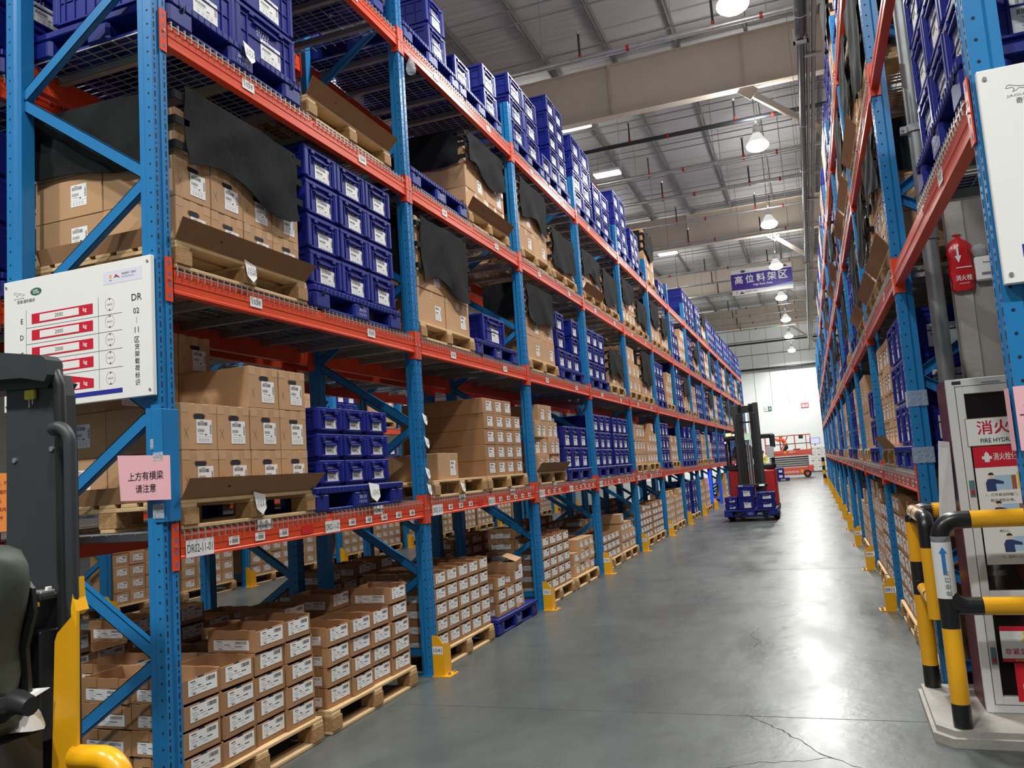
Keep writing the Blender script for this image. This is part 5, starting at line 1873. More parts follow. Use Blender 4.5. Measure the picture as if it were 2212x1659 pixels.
# posters on the doors (facing the hall); coordinates relative to the cabinet corner
F = -.008
sg = MB().rect((.22, F, 1.507), X_, Z_, .30, .155, mat('sign_gold', srgb(150, 120, 70), .4), .001).rect((.22, F - .001, 1.507), X_, Z_, .292, .147, M_WHITE, .0008)
o = obj('hydrant_sign', sg, t)
obj('lettering', MB().text('消火栓', (.245, F - .0018, 1.53), X_, Z_, .078, M_RED, bold=.012, maxw=.26).text('FIRE HYDRANT', (.235, F - .0018, 1.458), X_, Z_, .024, M_INK, bold=.01, w=.20), o)
po = MB().rect((.255, F, 1.105), X_, Z_, .33, .64, M_WHITE, .001).rect((.255, F - .001, 1.368), X_, Z_, .33, .115, M_RED, .0006)
o = obj('instruction_poster', po, t)
pc = MB()
M_SK = mat('print_skin', srgb(236, 206, 180), .6)
M_SUIT = mat('print_suit', srgb(40, 62, 110), .6)
M_SKYB = mat('print_sky', srgb(170, 206, 230), .6)
M_BRN = mat('print_brown', srgb(170, 90, 60), .6)


def figure(cx, cz, k=1.0):
    f = F - .001
    pc.rect((cx + .035 * k, f, cz + .0), X_, Z_, .10 * k, .08 * k, M_SKYB, .0004)
    pc.rect((cx + .075 * k, f - .0004, cz), X_, Z_, .022 * k, .075 * k, M_BRN, .0003)
    pc.rect((cx + .098 * k, f - .0004, cz + .01), X_, Z_, .014 * k, .09 * k, mat('print_yellow', srgb(236, 206, 60), .6), .0003)
    pc.poly([(-.03 * k, -.045 * k), (.018 * k, -.045 * k), (.016 * k, -.005 * k), (.055 * k, -.008 * k), (.055 * k, .006 * k), (.01 * k, .022 * k), (-.02 * k, .022 * k), (-.032 * k, .0)], (cx - .03 * k, f - .0006, cz), X_, Z_, M_SUIT, .0003)
    pc.poly([(.013 * k * math.cos(a * pi / 6), .015 * k * math.sin(a * pi / 6)) for a in range(12)], (cx - .03 * k, f - .0008, cz + .038 * k), X_, Z_, M_SK, .0003)
    pc.poly([(.0145 * k * math.cos(a * pi / 6), .002 + .014 * k * math.sin(a * pi / 6)) for a in range(7)], (cx - .032 * k, f - .001, cz + .041 * k), X_, Z_, M_INK, .0003)


figure(.195, 1.225)
figure(.215, 1.07)
figure(.245, .895)
pc.text('1、打开或击碎箱门，', (.205, F - .001, 1.160), X_, Z_, .017, M_INK, maxw=.19).text('取出消防水带。', (.205, F - .001, 1.130), X_, Z_, .017, M_INK, maxw=.14)
pc.text('接口上。', (.195, F - .001, .965), X_, Z_, .014, M_INK, maxw=.06).text('5、另外一人打开', (.235, F - .001, .825), X_, Z_, .016, M_INK, maxw=.17)
pc.text('消火栓使用方法', (.285, F - .0016, 1.368), X_, Z_, .042, M_WHITE, bold=.01, maxw=.2)
pc.poly([(-.012, -.028), (.012, -.028), (.012, -.012), (.024, -.012), (.024, .004), (.012, .004), (.012, .014), (0, .03), (-.012, .014), (-.012, .004), (-.024, .004), (-.024, -.012), (-.012, -.012)], (.155, F - .0016, 1.368), X_, Z_, M_WHITE, .0004)
obj('lettering', pc, o)
lo = MB().rect((.255, F, .365), X_, Z_, .30, .185, M_WHITE, .001).rect((.255, F - .001, .445), X_, Z_, .30, .025, M_RED, .0005).rect((.255, F - .001, .280), X_, Z_, .30, .018, M_RED, .0005)
lo.text('非紧急情况', (.21, F - .001, .325), X_, Z_, .034, M_RED, bold=.008, maxw=.2).text('爱护消防设施', (.2, F - .0016, .280), X_, Z_, .011, mat('print_yellow', srgb(236, 206, 60), .6), maxw=.15)
lo.poly([(-.03, -.02), (.03, -.02), (.016, .012), (.024, .03), (-.02, .034), (-.012, .01)], (.23, F - .0012, .395), X_, Z_, mat('print_yellow', srgb(236, 206, 60), .6), .0004)
obj('notice_card', lo, t, label='white notice card with red lettering')
lo = MB().rect((.275, F, .165), X_, Z_, .24, .20, mat('card_red', srgb(214, 22, 40), .5), .001).rect((.285, F - .001, .12), X_, Z_, .2, .07, M_WHITE, .0006).text('火警119', (.26, F - .001, .225), X_, Z_, .03, mat('print_yellow', srgb(236, 206, 60), .6), maxw=.2)
obj('fire_card', lo, t, label='red fire call card')
t = thing('paper_sheaf', 'curled grey paper stuck to the maroon side of the hydrant cabinet', 'paper', (3.695, 2.05, 1.30))
sh = MB()
sh.add([(-.002, -.03, .24), (-.03, .17, .25), (-.075, .16, -.20), (-.012, -.02, -.24), (-.005, -.03, .24), (-.033, .17, .25), (-.078, .16, -.20), (-.015, -.02, -.24)], [(0, 1, 2, 3), (7, 6, 5, 4), (0, 4, 5, 1), (1, 5, 6, 2), (2, 6, 7, 3), (3, 7, 4, 0)], mat('grey_paper', srgb(200, 202, 204), .6))
obj('sheet', sh, t)

t = thing('standpipe', 'thick grey galvanised pipe rising behind the hydrant cabinet', 'pipe', (3.845, 2.22, 0))
# the pipe stands behind the cabinet and rises past the shelves
t.location = (3.775, 2.385, .075)
obj('pipe', MB().cyl((0, 0, 0), (0, 0, 2.9), .048, M_STANDP, 18).cyl((0, 0, 2.72), (0, 0, 2.80), .058, M_STANDP, 18).cyl((0, 0, 2.9), (0, 0, 9.4), .044, M_STANDP, 16), t, smooth=True)
cl = MB()
for z in (3.42, 5.0):
    cl.prism([(.056 * math.cos(a * pi / 8), .056 * math.sin(a * pi / 8)) for a in range(16)], 'z', z, z + .045, M_ZINC).box(-.085, -.02, z, -.05, .02, z + .045, M_ZINC).cyl((-.075, -.03, z + .022), (-.075, .03, z + .022), .008, M_STEEL, 6)
obj('pipe_clamp', cl, t)
# red plastic hydrant bag on the pier corner
t = thing('hydrant_bag', 'red plastic hydrant sleeve wrapped round the pale pier corner', 'sleeve', (3.935, 2.44, 2.455))
bg = MB()
prof = [(.0, .048), (.015, .060), (.06, .056), (.12, .062), (.2, .060), (.25, .066), (.285, .058), (.315, .040), (.335, .016), (.345, .010), (.36, .022)]
vs, fs = [], []
for z, r_ in prof:
    for k in range(16):
        a = pi + pi * k / 15
        rr = r_ * (1 + .10 * math.sin(5 * a + z * 30) + .07 * math.sin(9 * a - z * 55))
        vs.append((rr * 1.1 * math.cos(a), -.004 + rr * .55 * math.sin(a), z))
for i in range(len(prof) - 1):
    for k in range(15):
        fs.append((i * 16 + k, i * 16 + k + 1, (i + 1) * 16 + k + 1, (i + 1) * 16 + k))
k = len(vs)
bg.add(vs + [(v[0] * .94, v[1] * .9 + .002, v[2]) for v in vs], fs + [tuple(i + k for i in f[::-1]) for f in fs], M_REDBAG)
obj('sleeve', bg, t, smooth=True)
tx = MB().text('消火栓', (.006, -.0405, .08), X_, Z_, .036, M_WHITE, bold=.012, maxw=.09)
tx.poly([(-.006, .05), (.006, .05), (.006, -.005), (.018, -.005), (0, -.05), (-.018, -.005), (-.006, -.005)], (-.012, -.0405, .225), X_, Z_, M_WHITE, .001)
tx.rect((.012, -.0405, .145), X_, (.1, 0, 1), .085, .006, M_WHITE, .0008).text('HYDRANT', (.006, -.0405, .045), X_, Z_, .008, M_WHITE, maxw=.06)
obj('lettering', tx, t)
t = thing('emergency_light', 'small white emergency light box fixed to the grey pier', 'lamp', (4.075, 2.455, 2.505))
obj('case', MB().cbox(-.065, -.05, 0, .075, 0, .15, M_WHITE, .008), t)
obj('lamp_head', MB().lathe([(0, 0), (.03, .004), (.045, .03), (.045, .05), (.03, .07), (0, .075)], M_FILM, 16, (-.03, -.03, .155)).lathe([(0, 0), (.03, .004), (.045, .03), (.045, .05), (.03, .07), (0, .075)], M_FILM, 16, (.055, -.03, .155)), t, smooth=True)
obj('lettering', MB().text('Pioneer', (.0, -.0502, .11), X_, Z_, .010, M_INK, bold=.02).rect((-.01, -.0502, .04), X_, Z_, .05, .018, M_GREYINK, .0005).poly([(.01 * math.cos(a * pi / 6), .012 * math.sin(a * pi / 6)) for a in range(12)], (.055, -.0502, .045), X_, Z_, M_INK, .0005), t)

# ------------------------------------------------------------------ guard rail
Rr = .046
t = thing('guard_rail', 'black and yellow tubular guard rail before the hydrant cabinet, nearer post', 'guard rail', (3.545, 1.69, .076))


def banded(pts_col, name, r_, par):
    mb = MB()
    for a, b, m in pts_col:
        mb.cyl(a, b, r_, m, 20)
    return obj(name, mb, par, smooth=True)


banded([((0, 0, 0), (0, 0, .12), M_BLK), ((0, 0, .12), (0, 0, .50), M_YELR), ((0, 0, .50), (0, 0, .97), M_BLK)], 'post', Rr, t)
obj('upper_elbow', MB().tube(arc((.09, 0, .965), pi, pi / 2, .09, X_, Z_, 8) + [(.15, 0, 1.055)], Rr, M_BLK, 18), t, smooth=True)
banded([((.15, 0, 1.055), (1.25, 0, 1.055), M_YELR)], 'upper_rail', Rr, t)
obj('lower_elbow', MB().tube([(.0, 0, .72)] + arc((.09, 0, .70), pi, 3 * pi / 2, .09, X_, Z_, 8) + [(.16, 0, .61)], Rr, M_BLK, 18), t, smooth=True)
banded([((.16, 0, .61), (1.25, 0, .61), M_YELR)], 'lower_rail', Rr, t)
ar = MB().prism([(.0485 * math.cos(a), .0485 * math.sin(a)) for a in [-pi + pi * k / 12 for k in range(13)]], 'z', .655, .945, M_WHITE)
o = obj('paper_sleeve', ar, t)
al = MB().poly([(-.008, -.08), (.010, -.08), (.010, .03), (.020, .03), (.001, .062), (-.018, .03), (-.008, .03)], (-.004, -.0495, .86), (1, 0, .0), Z_, M_BLUEP, .0006)
for i, ch in enumerate('此处打开'):
    al.text(ch, (.004, -.0495, .685 + i * .034), Z_, NX, .028, M_GREYINK)
obj('lettering', al, o)
obj('clear_tape', MB().cyl((0, 0, .945), (0, 0, .975), .048, M_FILM, 20), t, smooth=True)
t = thing('guard_rail', 'black and yellow tubular guard rail at the aisle corner, farther post', 'guard rail', (3.50, 2.46, .076))
banded([((0, 0, 0), (0, 0, .13), M_BLK), ((0, 0, .13), (0, 0, .55), M_YELR), ((0, 0, .55), (0, 0, .75), M_BLK), ((0, 0, .75), (0, 0, .99), M_YELR), ((0, 0, .99), (0, 0, 1.03), M_BLK)], 'post', Rr, t)
obj('upper_elbow', MB().tube([(0, 0, .98)] + arc((.07, 0, .985), pi, pi / 2, .07, X_, Z_, 8) + [(.12, 0, 1.055)], Rr, M_BLK, 18), t, smooth=True)
banded([((.11, 0, 1.055), (.185, 0, 1.055), M_YELR)], 'upper_rail', Rr, t)
banded([((.0, 0, .65), (.185, 0, .65), M_YELR)], 'lower_rail', Rr * .7, t)
t = thing('rail_gate', 'short yellow swing rail with reflective tape between the two guard posts', 'gate', (3.50, 1.80, .076))
obj('hinge_bracket', MB().cbox(-.03, .60, .58, .03, .62, .64, M_BLK, .003).cbox(-.03, .54, 1.0, .03, .62, 1.02, M_BLK, .003), t)
obj('upper_tube', MB().tube([(.0, .56, 1.06), (.0, .14, 1.06)], .040, M_YELR, 18).cyl((0, .55, 1.06), (0, .562, 1.06), .038, M_PIPE, 18).cyl((0, .36, 1.06), (0, .33, 1.06), .0405, M_BLK, 18), t, smooth=True)
obj('reflective_tape', MB().cyl((0, .54, 1.06), (0, .38, 1.06), .0412, mat('reflective', srgb(222, 190, 130), .15, metal=.3), 18).cyl((0, .31, 1.06), (0, .16, 1.06), .0412, mat('reflective', (0, 0, 0)), 18), t, smooth=True)
obj('elbow', MB().tube([(0, .14, 1.06)] + arc((0, .10, .995), pi / 2, 0, .065, (0, -1, 0), Z_, 8) + [(0, .035, .90)], .042, M_BLK, 18), t, smooth=True)
obj('upright', MB().cyl((0, .035, .90), (0, .035, .52), .042, M_YELR, 18), t, smooth=True)
obj('lower_tube', MB().cyl((0, .035, .60), (0, .56, .60), .032, M_YELR, 16).cyl((0, .30, .60), (0, .26, .60), .0325, M_BLK, 16), t, smooth=True)

# ================================================================== parked truck at the picture's left edge
t = thing('reach_truck', 'parked charcoal and yellow truck, seat and pillar cut off by the picture edge', 'truck', (0, -.9, 0))
bd = MB()
bd.cbox(-.75, -.55, .10, .40, -.14, .62, M_TRUCK, .03)
bd.prism([(-.75, .62), (.40, .62), (.40, .78), (.20, .80), (-.75, .70)], 'y', -.55, -.14, M_TRUCK)
obj('chassis', bd, t)
for x in (-.55, .2):
    obj('wheel', MB().cyl((x, -.28, .12), (x, -.13, .12), .12, M_RUBBER, 20).cyl((x, -.30, .12), (x, -.125, .12), .05, M_STEEL, 12), t, smooth=True)
pm = MB()
pm.prism([(.05, .08), (.345, .08), (.340, 1.70), (.330, 1.95), (.31, 2.03), (.055, 2.05)], 'y', .0, .07, M_TRUCK)
obj('pillar', pm, t)
obj('bolt', MB().cyl((.10, .004, 1.72), (.10, -.006, 1.72), .010, M_STEEL, 8).cyl((.29, .004, 1.75), (.29, -.006, 1.75), .010, M_STEEL, 8), t)
obj('pillar_tube', MB().tube([(.30, -.02, 2.05), (.335, -.02, 2.03), (.352, -.02, 1.98), (.360, -.02, 1.7), (.365, -.02, .95)], .021, M_TRUCKD, 12), t, smooth=True)
og = MB()
og.prism([(-.8, 2.03), (-.2, 2.04), (.22, 2.02), (.335, 1.995), (.35, 2.02), (.345, 2.075), (.32, 2.095), (.1, 2.13), (-.2, 2.15), (-.8, 2.15)], 'y', -.07, .0, M_TRUCK)
og.prism([(-.8, 1.99), (.1, 1.99), (.29, 1.98), (.31, 2.0), (.1, 2.09), (-.8, 2.09)], 'y', -.02, .10, M_TRUCKD)
obj('overhead_guard', og, t)
obj('grab_handle', MB().tube([(.36, -.05, 1.812), (.40, -.09, 1.815), (.43, -.10, 1.815)] + arc((.43, -.10, 1.755), pi / 2, 0, .062, X_, Z_, 8) + [(.494, -.10, 1.5), (.496, -.10, 1.25), (.49, -.09, 1.15)], .021, M_TRUCK, 14), t, smooth=True)
o = obj('key_tag', MB().cbox(.168, -.018, 1.945, .218, -.002, 1.982, mat('tag_yellow', srgb(200, 188, 50), .4), .003), t, label='yellow key tag')
obj('key', MB().box(.185, -.012, 1.915, .190, -.008, 1.945, M_STEEL).box(.205, -.014, 1.925, .210, -.010, 1.95, M_STEEL), o)
sh = MB()
sh.cbox(.16, -.10, 1.205, .342, .0, 1.225, M_TRUCK, .004).cbox(.16, -.10, .72, .342, -.002, 1.10, M_TRUCKD, .006).box(.16, -.02, 1.10, .34, -.001, 1.205, M_TRUCKD)
obj('storage_shelf', sh, t)
obj('yellow_strip', MB().cbox(.18, -.105, 1.187, .342, -.098, 1.203, M_YEL, .002), t)
obj('tray_clip', MB().cbox(.19, -.09, 1.225, .25, -.03, 1.238, M_PIPE, .003).cbox(.262, -.09, 1.225, .335, -.03, 1.238, M_PIPE, .003).cbox(.236, -.06, 1.225, .25, -.04, 1.25, M_WHITE, .002).cbox(.318, -.06, 1.225, .332, -.04, 1.25, M_WHITE, .002), t)
# seat
se = MB()
prof = [(-.10, 1.40), (.06, 1.418), (.12, 1.40), (.155, 1.35), (.165, 1.28), (.145, 1.20), (.115, 1.12), (.10, 1.05), (.115, .97), (.10, .92), (-.10, .92)]
k = len(prof)
vs = []
for dy, sc in ((-.09, .86), (-.07, .97), (-.03, 1.0), (.03, 1.0), (.06, .96), (.075, .84)):
    vs += [(.25 + (a - .0) * sc, -.25 + dy, 1.16 + (b - 1.16) * (.5 + sc * .5)) for a, b in prof]
fs = []
for i in range(5):
    for j in range(k):
        fs.append((i * k + j, i * k + (j + 1) % k, (i + 1) * k + (j + 1) % k, (i + 1) * k + j))
fs += [tuple(range(k))[::-1], tuple(range(5 * k, 6 * k))]
obj('seat_back', MB().add(vs, fs, M_SEAT), t, smooth=True)
obj('seat_shell', MB().prism([(-.10, 1.36), (.10, 1.36), (.135, 1.30), (.175, 1.26), (.185, 1.18), (.145, 1.06), (.155, .96), (.16, .86), (-.10, .86)], 'y', -.17, -.155, M_TRUCKD), t).location = (.215, .0, .0)
obj('seat_cushion', MB().cbox(-.2, -.5, .80, .40, -.2, .92, M_SEAT, .03), t)
obj('arm_rest', MB().tube([(.42, -.31, .87), (.46, -.32, .91), (.52, -.33, .932), (.585, -.335, .92)], [.02, .035, .038, .030], M_TRUCKD, 12).cyl((.44, -.37, .862), (.44, -.38, .862), .015, M_STEEL, 10), t, smooth=True)
# yellow side panel with its bent fin, and the bent tube at its foot
yp = MB()
yp.prism([(.385, .10), (.525, .10), (.522, .66), (.528, 1.172), (.508, 1.158), (.437, 1.098), (.425, 1.07)], 'y', -.112, -.100, M_YEL)
yp.prism([(.502, 1.155), (.528, 1.172), (.512, 1.215), (.507, 1.285), (.499, 1.285), (.500, 1.21)], 'y', -.112, -.06, M_YEL)
obj('side_panel', yp, t)
obj('bumper_tube', MB().tube([(.50, -.10, .685), (.60, -.10, .688)] + arc((.62, -.10, .60), pi / 2, 0, .088, X_, Z_, 8) + [(.712, -.10, .3), (.712, -.10, .12)], .040, M_YELR, 18).cyl((.712, -.10, .08), (.712, -.10, .13), .07, M_YELR, 18), t, smooth=True)
obj('foot_link', MB().cbox(.40, -.16, .08, .76, -.04, .14, M_TRUCKD, .01), t)
t = thing('plastic_bag', 'crumpled white plastic bag lying on the truck beside the arm rest', 'bag', (.355, -1.08, .80))
bg = MB()
r = random.Random(5)
N = 12
vs = [(0, 0, .085)]
for i in range(1, 4):
    for k in range(N):
        a = 2 * pi * k / N
        q = i / 3
        vs.append((.085 * q * math.cos(a) * r.uniform(.8, 1.2), .06 * q * math.sin(a) * r.uniform(.8, 1.2), .085 * (1 - q * q) + r.uniform(-.008, .014) * (i < 3)))
fs = [(0, 1 + k, 1 + (k + 1) % N) for k in range(N)]
for i in range(2):
    for k in range(N):
        fs.append((1 + i * N + k, 1 + (i + 1) * N + k, 1 + (i + 1) * N + (k + 1) % N, 1 + i * N + (k + 1) % N))
fs.append(tuple(range(1 + 2 * N, 1 + 3 * N)))
obj('bag', bg.add(vs, fs, mat('bag_white', srgb(214, 210, 204), .4, var=.05)), t, smooth=True)
t = thing('paper_sheet', 'white sheet of paper lying over the bag on the truck', 'paper', (.345, -1.09, .872))
obj('sheet', MB().add([(-.06, -.06, .0), (.07, -.06, .012), (.09, .05, .05), (-.03, .05, .04), (-.06, -.06, .002), (.07, -.06, .014), (.09, .05, .052), (-.03, .05, .042)], [(0, 3, 2, 1), (4, 5, 6, 7), (0, 1, 5, 4), (1, 2, 6, 5), (2, 3, 7, 6), (3, 0, 4, 7)], M_PAPER), t)

# ================================================================== people (bodies grown from a jointed skeleton)
def skinned(name, chains, m, parent, sub=2):
    """chains: list of [(x,y,z,r),...]; a point reused (same first three values) joins the chains"""
    vi, vs, rs, es = {}, [], [], []
    for ch in chains:
        prev = None
        for x, y, z, r_ in ch:
            key = (round(x, 4), round(y, 4), round(z, 4))
            if key not in vi:
                vi[key] = len(vs)
                vs.append((x, y, z))
                rs.append(r_)
            if prev is not None and prev != vi[key]:
                es.append((prev, vi[key]))
            prev = vi[key]
    me = bpy.data.meshes.new(name)
    me.from_pydata(vs, es, [])
    o = bpy.data.objects.new(name, me)
    COL.objects.link(o)
    o.modifiers.new('Skin', 'SKIN')
    sv = me.skin_vertices[0].data
    for i, r_ in enumerate(rs):
        rr = r_ if isinstance(r_, tuple) else (r_, r_)
        sv[i].radius = rr
        sv[i].use_root = i == 0
    sb = o.modifiers.new('Sub', 'SUBSURF')
    sb.levels = sb.render_levels = sub
    dg = bpy.context.evaluated_depsgraph_get()
    me2 = bpy.data.meshes.new_from_object(o.evaluated_get(dg), depsgraph=dg)
    bpy.data.objects.remove(o)
    me2.name = name
    me2.materials.clear()
    me2.materials.append(m)
    for p in me2.polygons:
        p.use_smooth = True
        p.material_index = 0
    return obj(name, me2, parent)


def hand(w, d, up):
    """five bent fingers from the wrist w, pointing along d"""
    w, d, up = Vector(w), Vector(d).normalized(), Vector(up).normalized()
    side = d.cross(up).normalized()
    palm = w + d * .07
    out = []
    for i, (o, ln) in enumerate(((-.03, .070), (-.01, .080), (.01, .076), (.03, .058))):
        b = palm + side * o
        out.append([(*w, .024), (*palm, .030), (*b, .011), (*(b + d * ln * .55 - up * .008), .009), (*(b + d * ln * .85 - up * .035), .008)])
    th = w + d * .03 - side * .03
    out.append([(*w, .024), (*th, .012), (*(th + d * .03 - side * .02), .010), (*(th + d * .055 - side * .015 - up * .01), .009)])
    return out


def person(label, J, loc, rz, jacket, trousers, hat=None, hatname='helmet', hair=True, stripes=None):
    """J: joint table, facing +x in local space"""
    t = thing('person', label, 'person', loc, rz)
    P = lambda n: J[n]
    ch = [[(*P('pelvis'), (.13, .10)), (*P('waist'), (.12, .09)), (*P('chest'), (.16, .11)), (*P('neck'), .055), (*P('head0'), .075), (*P('head1'), (.082, .095)), (*P('head2'), .07)]]
    for s in 'LR':
        ch.append([(*P('chest'), (.16, .11)), (*P('sh' + s), .062), (*P('el' + s), .045), (*P('wr' + s), .027)])
        ch.append([(*P('pelvis'), (.13, .10)), (*P('hip' + s), .09), (*P('kn' + s), .062), (*P('an' + s), .04), (*P('toe' + s), .035)])
        d = Vector(P('wr' + s)) - Vector(P('el' + s))
        ch += hand(P('wr' + s), d, (0, 0, 1))
    skinned('body', ch, M_SKIN, t)
    jk = [[(*P('pelvis'), (.16, .13)), (*P('waist'), (.15, .12)), (*P('chest'), (.19, .135)), (*P('neck'), .065)]]
    for s in 'LR':
        w = Vector(P('el' + s)).lerp(Vector(P('wr' + s)), .88)
        jk.append([(*P('chest'), (.19, .135)), (*P('sh' + s), .08), (*P('el' + s), .06), (*w, .045)])
    skinned('jacket', jk, jacket, t)
    tr = [[(*P('waist'), (.13, .10)), (*P('pelvis'), (.15, .12))]]
    for s in 'LR':
        tr.append([(*P('pelvis'), (.15, .12)), (*P('hip' + s), .105), (*P('kn' + s), .078), (*P('an' + s), .06)])
        skinned('shoe', [[(*P('an' + s), .05), (*(Vector(P('an' + s)).lerp(Vector(P('toe' + s)), .5)), .048), (*P('toe' + s), .042)]], M_RUBBER, t, 1)
    skinned('trousers', tr, trousers, t)
    h0, h1, h2 = Vector(P('head0')), Vector(P('head1')), Vector(P('head2'))
    up = (h2 - h0).normalized()
    f = Vector((1, 0, 0)) - up * up.x
    f.normalize()
    sd = up.cross(f)
    fc = MB()
    c = h1 - up * .005
    for s in (-1, 1):
        e = c + f * .086 + sd * s * .032 + up * .01
        fc.cyl(e, e + f * .006, .011, M_WHITE, 8).cyl(e + f * .006, e + f * .008, .006, M_INK, 8)
        ear = c + sd * s * .084
        fc.cyl(ear - up * .025, ear + up * .025, .012, M_SKIN, 8)
    fc.cyl(c + f * .085 + up * .005, c + f * .110 - up * .03, .010, M_SKIN, 8, .016)
    fc.cyl(c + f * .082 - up * .055 - sd * .022, c + f * .082 - up * .055 + sd * .022, .006, mat('lip', srgb(170, 100, 90), .5), 8)
    obj('face', fc, t, smooth=True)
    R3 = Matrix((f, sd, up)).transposed().to_4x4()
    R3.translation = h1
    hb = MB().lathe([(.100, .01), (.104, .04), (.095, .09), (.06, .125), (0, .135)], hat or M_INK, 18)
    if hat:
        hb.lathe([(.100, .01), (.135, .005), (.135, .0), (.098, .0)], hat, 18)
    hb.v = [tuple(R3 @ Vector(v)) for v in hb.v]
    obj(hatname if hat else 'hair', hb, t, smooth=True)
    if stripes:
        w0, w1 = Vector(P('waist')), Vector(P('chest'))
        q = (w1 - w0).normalized()
        a = Vector((0, 1, 0))
        b = q.cross(a)
        sb = MB()
        for k2 in (.15, .75):
            o = w0.lerp(w1, k2)
            ring = [(o + a * .185 * math.cos(2 * pi * i / 20) + b * .145 * math.sin(2 * pi * i / 20)) for i in range(20)]
            sb.add(ring + [p + q * .05 for p in ring], [(i, (i + 1) % 20, 20 + (i + 1) % 20, 20 + i) for i in range(20)], stripes)
        obj('reflective_band', sb, t, smooth=True)
    return t


KNEEL = dict(pelvis=(0, 0, .42), waist=(.04, 0, .56), chest=(.14, 0, .77), neck=(.22, 0, .92), head0=(.25, 0, .98), head1=(.28, 0, 1.04), head2=(.29, 0, 1.11),
             shL=(.17, .19, .85), shR=(.17, -.19, .85), elL=(.42, .20, .80), elR=(.43, -.20, .83), wrL=(.64, .14, .92), wrR=(.65, -.13, .97),
             hipL=(0, .10, .40), hipR=(0, -.10, .40), knL=(.25, .12, .08), knR=(.25, -.12, .08), anL=(-.17, .12, .06), anR=(-.17, -.12, .06), toeL=(-.28, .12, .03), toeR=(-.28, -.12, .03))
STAND = dict(pelvis=(0, 0, .94), waist=(0, 0, 1.08), chest=(.01, 0, 1.32), neck=(.01, 0, 1.49), head0=(.03, 0, 1.56), head1=(.04, 0, 1.63), head2=(.04, 0, 1.70),
             shL=(0, .19, 1.41), shR=(0, -.19, 1.41), elL=(.0, .24, 1.14), elR=(.02, -.24, 1.14), wrL=(.12, .22, .94), wrR=(.14, -.20, .96),
             hipL=(0, .10, .89), hipR=(0, -.10, .89), knL=(.02, .11, .49), knR=(.02, -.11, .49), anL=(-.02, .11, .07), anR=(-.02, -.11, .07), toeL=(.14, .13, .04), toeR=(.14, -.13, .04))
SIT = dict(pelvis=(0, 0, .10), waist=(.0, 0, .24), chest=(.03, 0, .48), neck=(.06, 0, .65), head0=(.08, 0, .72), head1=(.09, 0, .79), head2=(.09, 0, .86),
           shL=(.03, .19, .57), shR=(.03, -.19, .57), elL=(.10, .26, .33), elR=(.10, -.26, .33), wrL=(.32, .18, .30), wrR=(.32, -.18, .30),
           hipL=(.05, .10, .09), hipR=(.05, -.10, .09), knL=(.45, .12, .10), knR=(.45, -.12, .10), anL=(.46, .12, -.32), anR=(.46, -.12, -.32), toeL=(.60, .13, -.35), toeR=(.60, -.13, -.35))

# ================================================================== reach truck driving up the aisle, forks towards the hall entrance
t = thing('forklift', 'red and black forklift in the middle of the aisle carrying a pallet of crates', 'forklift', (1.48, 18.0, 0), .02)
bd = MB()
bd.cbox(-.58, .45, .22, .58, 2.0, 1.16, M_TRED, .04).cbox(-.60, .5, 1.16, .60, 1.2, 1.30, M_TRUCKD, .03)
obj('body', bd, t)
obj('chassis', MB().cbox(-.60, .2, .10, .60, 1.9, .24, M_TRUCKD, .02).cbox(-.60, -.75, .04, -.46, .3, .20, M_TRUCKD, .02).cbox(.46, -.75, .04, .60, .3, .20, M_TRUCKD, .02), t)
for x in (-.53, .53):
    obj('wheel', MB().cyl((x - .05, .75, .15), (x + .05, .75, .15), .15, M_RUBBER, 20), t, smooth=True)
    obj('load_wheel', MB().cyl((x - .04, -.6, .07), (x + .04, -.6, .07), .07, M_RUBBER, 16), t, smooth=True)
ms = MB()
for s in (-1, 1):
    x = s * .085
    ms.cbox(min(x + s * .10, x + s * .23), .18, .06, max(x + s * .10, x + s * .23), .36, 2.86 - (.04 if s < 0 else 0), M_TRUCK, .008)
    ms.cbox(min(x, x + s * .095), .20, .10, max(x, x + s * .095), .34, 2.84, M_TRUCKD, .006)
    ms.cbox(min(x + s * .07, x + s * .14), .12, .10, max(x + s * .07, x + s * .14), .20, 2.60, M_TRUCKD, .006)
ms.cbox(-.22, .20, 2.62, .22, .30, 2.80, M_TRUCKD, .006).cbox(-.22, .24, 1.2, .22, .30, 1.28, M_TRUCKD, .006).box(-.24, .20, 2.36, .24, .26, 2.40, M_TRUCKD)
obj('mast', ms, t)
obj('mast_chain', MB().box(-.06, .20, .5, -.04, .22, 2.6, M_GREYS).box(.05, .20, .5, .07, .22, 2.6, M_GREYS).cyl((0, .24, .3), (0, .24, 2.1), .03, M_PIPE, 12), t)
cg = MB().cbox(-.38, .05, .36, .38, .12, .42, M_TRUCKD, .006).cbox(-.38, .05, .74, .38, .12, .82, M_TRUCKD, .006)
obj('fork_carriage', cg, t)
obj('work_light', MB().box(-.33, .035, .775, -.23, .052, .795, E_WHITE).box(.17, .035, .775, .29, .052, .795, E_WHITE), t)
for x in (-.28, .28):
    obj('fork', MB().cbox(x - .05, -1.15, .085, x + .05, .1, .12, M_TRUCKD, .005).cbox(x - .05, .05, .085, x + .05, .1, .8, M_TRUCKD, .005), t)
gd = MB()
gd.cbox(-.62, .45, 1.96, .62, 1.6, 2.06, M_TRUCKD, .02)
for x in (-.57, .54):
    gd.cbox(x - .03, .5, 1.2, x + .03, .56, 1.98, M_TRUCKD, .006).cbox(x - .03, 1.5, 1.2, x + .03, 1.56, 1.98, M_TRUCKD, .006)
gd.cbox(.52, .42, 1.70, .64, .5, 2.04, M_TRUCKD, .02)
obj('overhead_guard', gd, t)
obj('amber_beacon', MB().cbox(-.56, .5, 2.06, -.42, .6, 2.14, E_AMBER, .01), t)
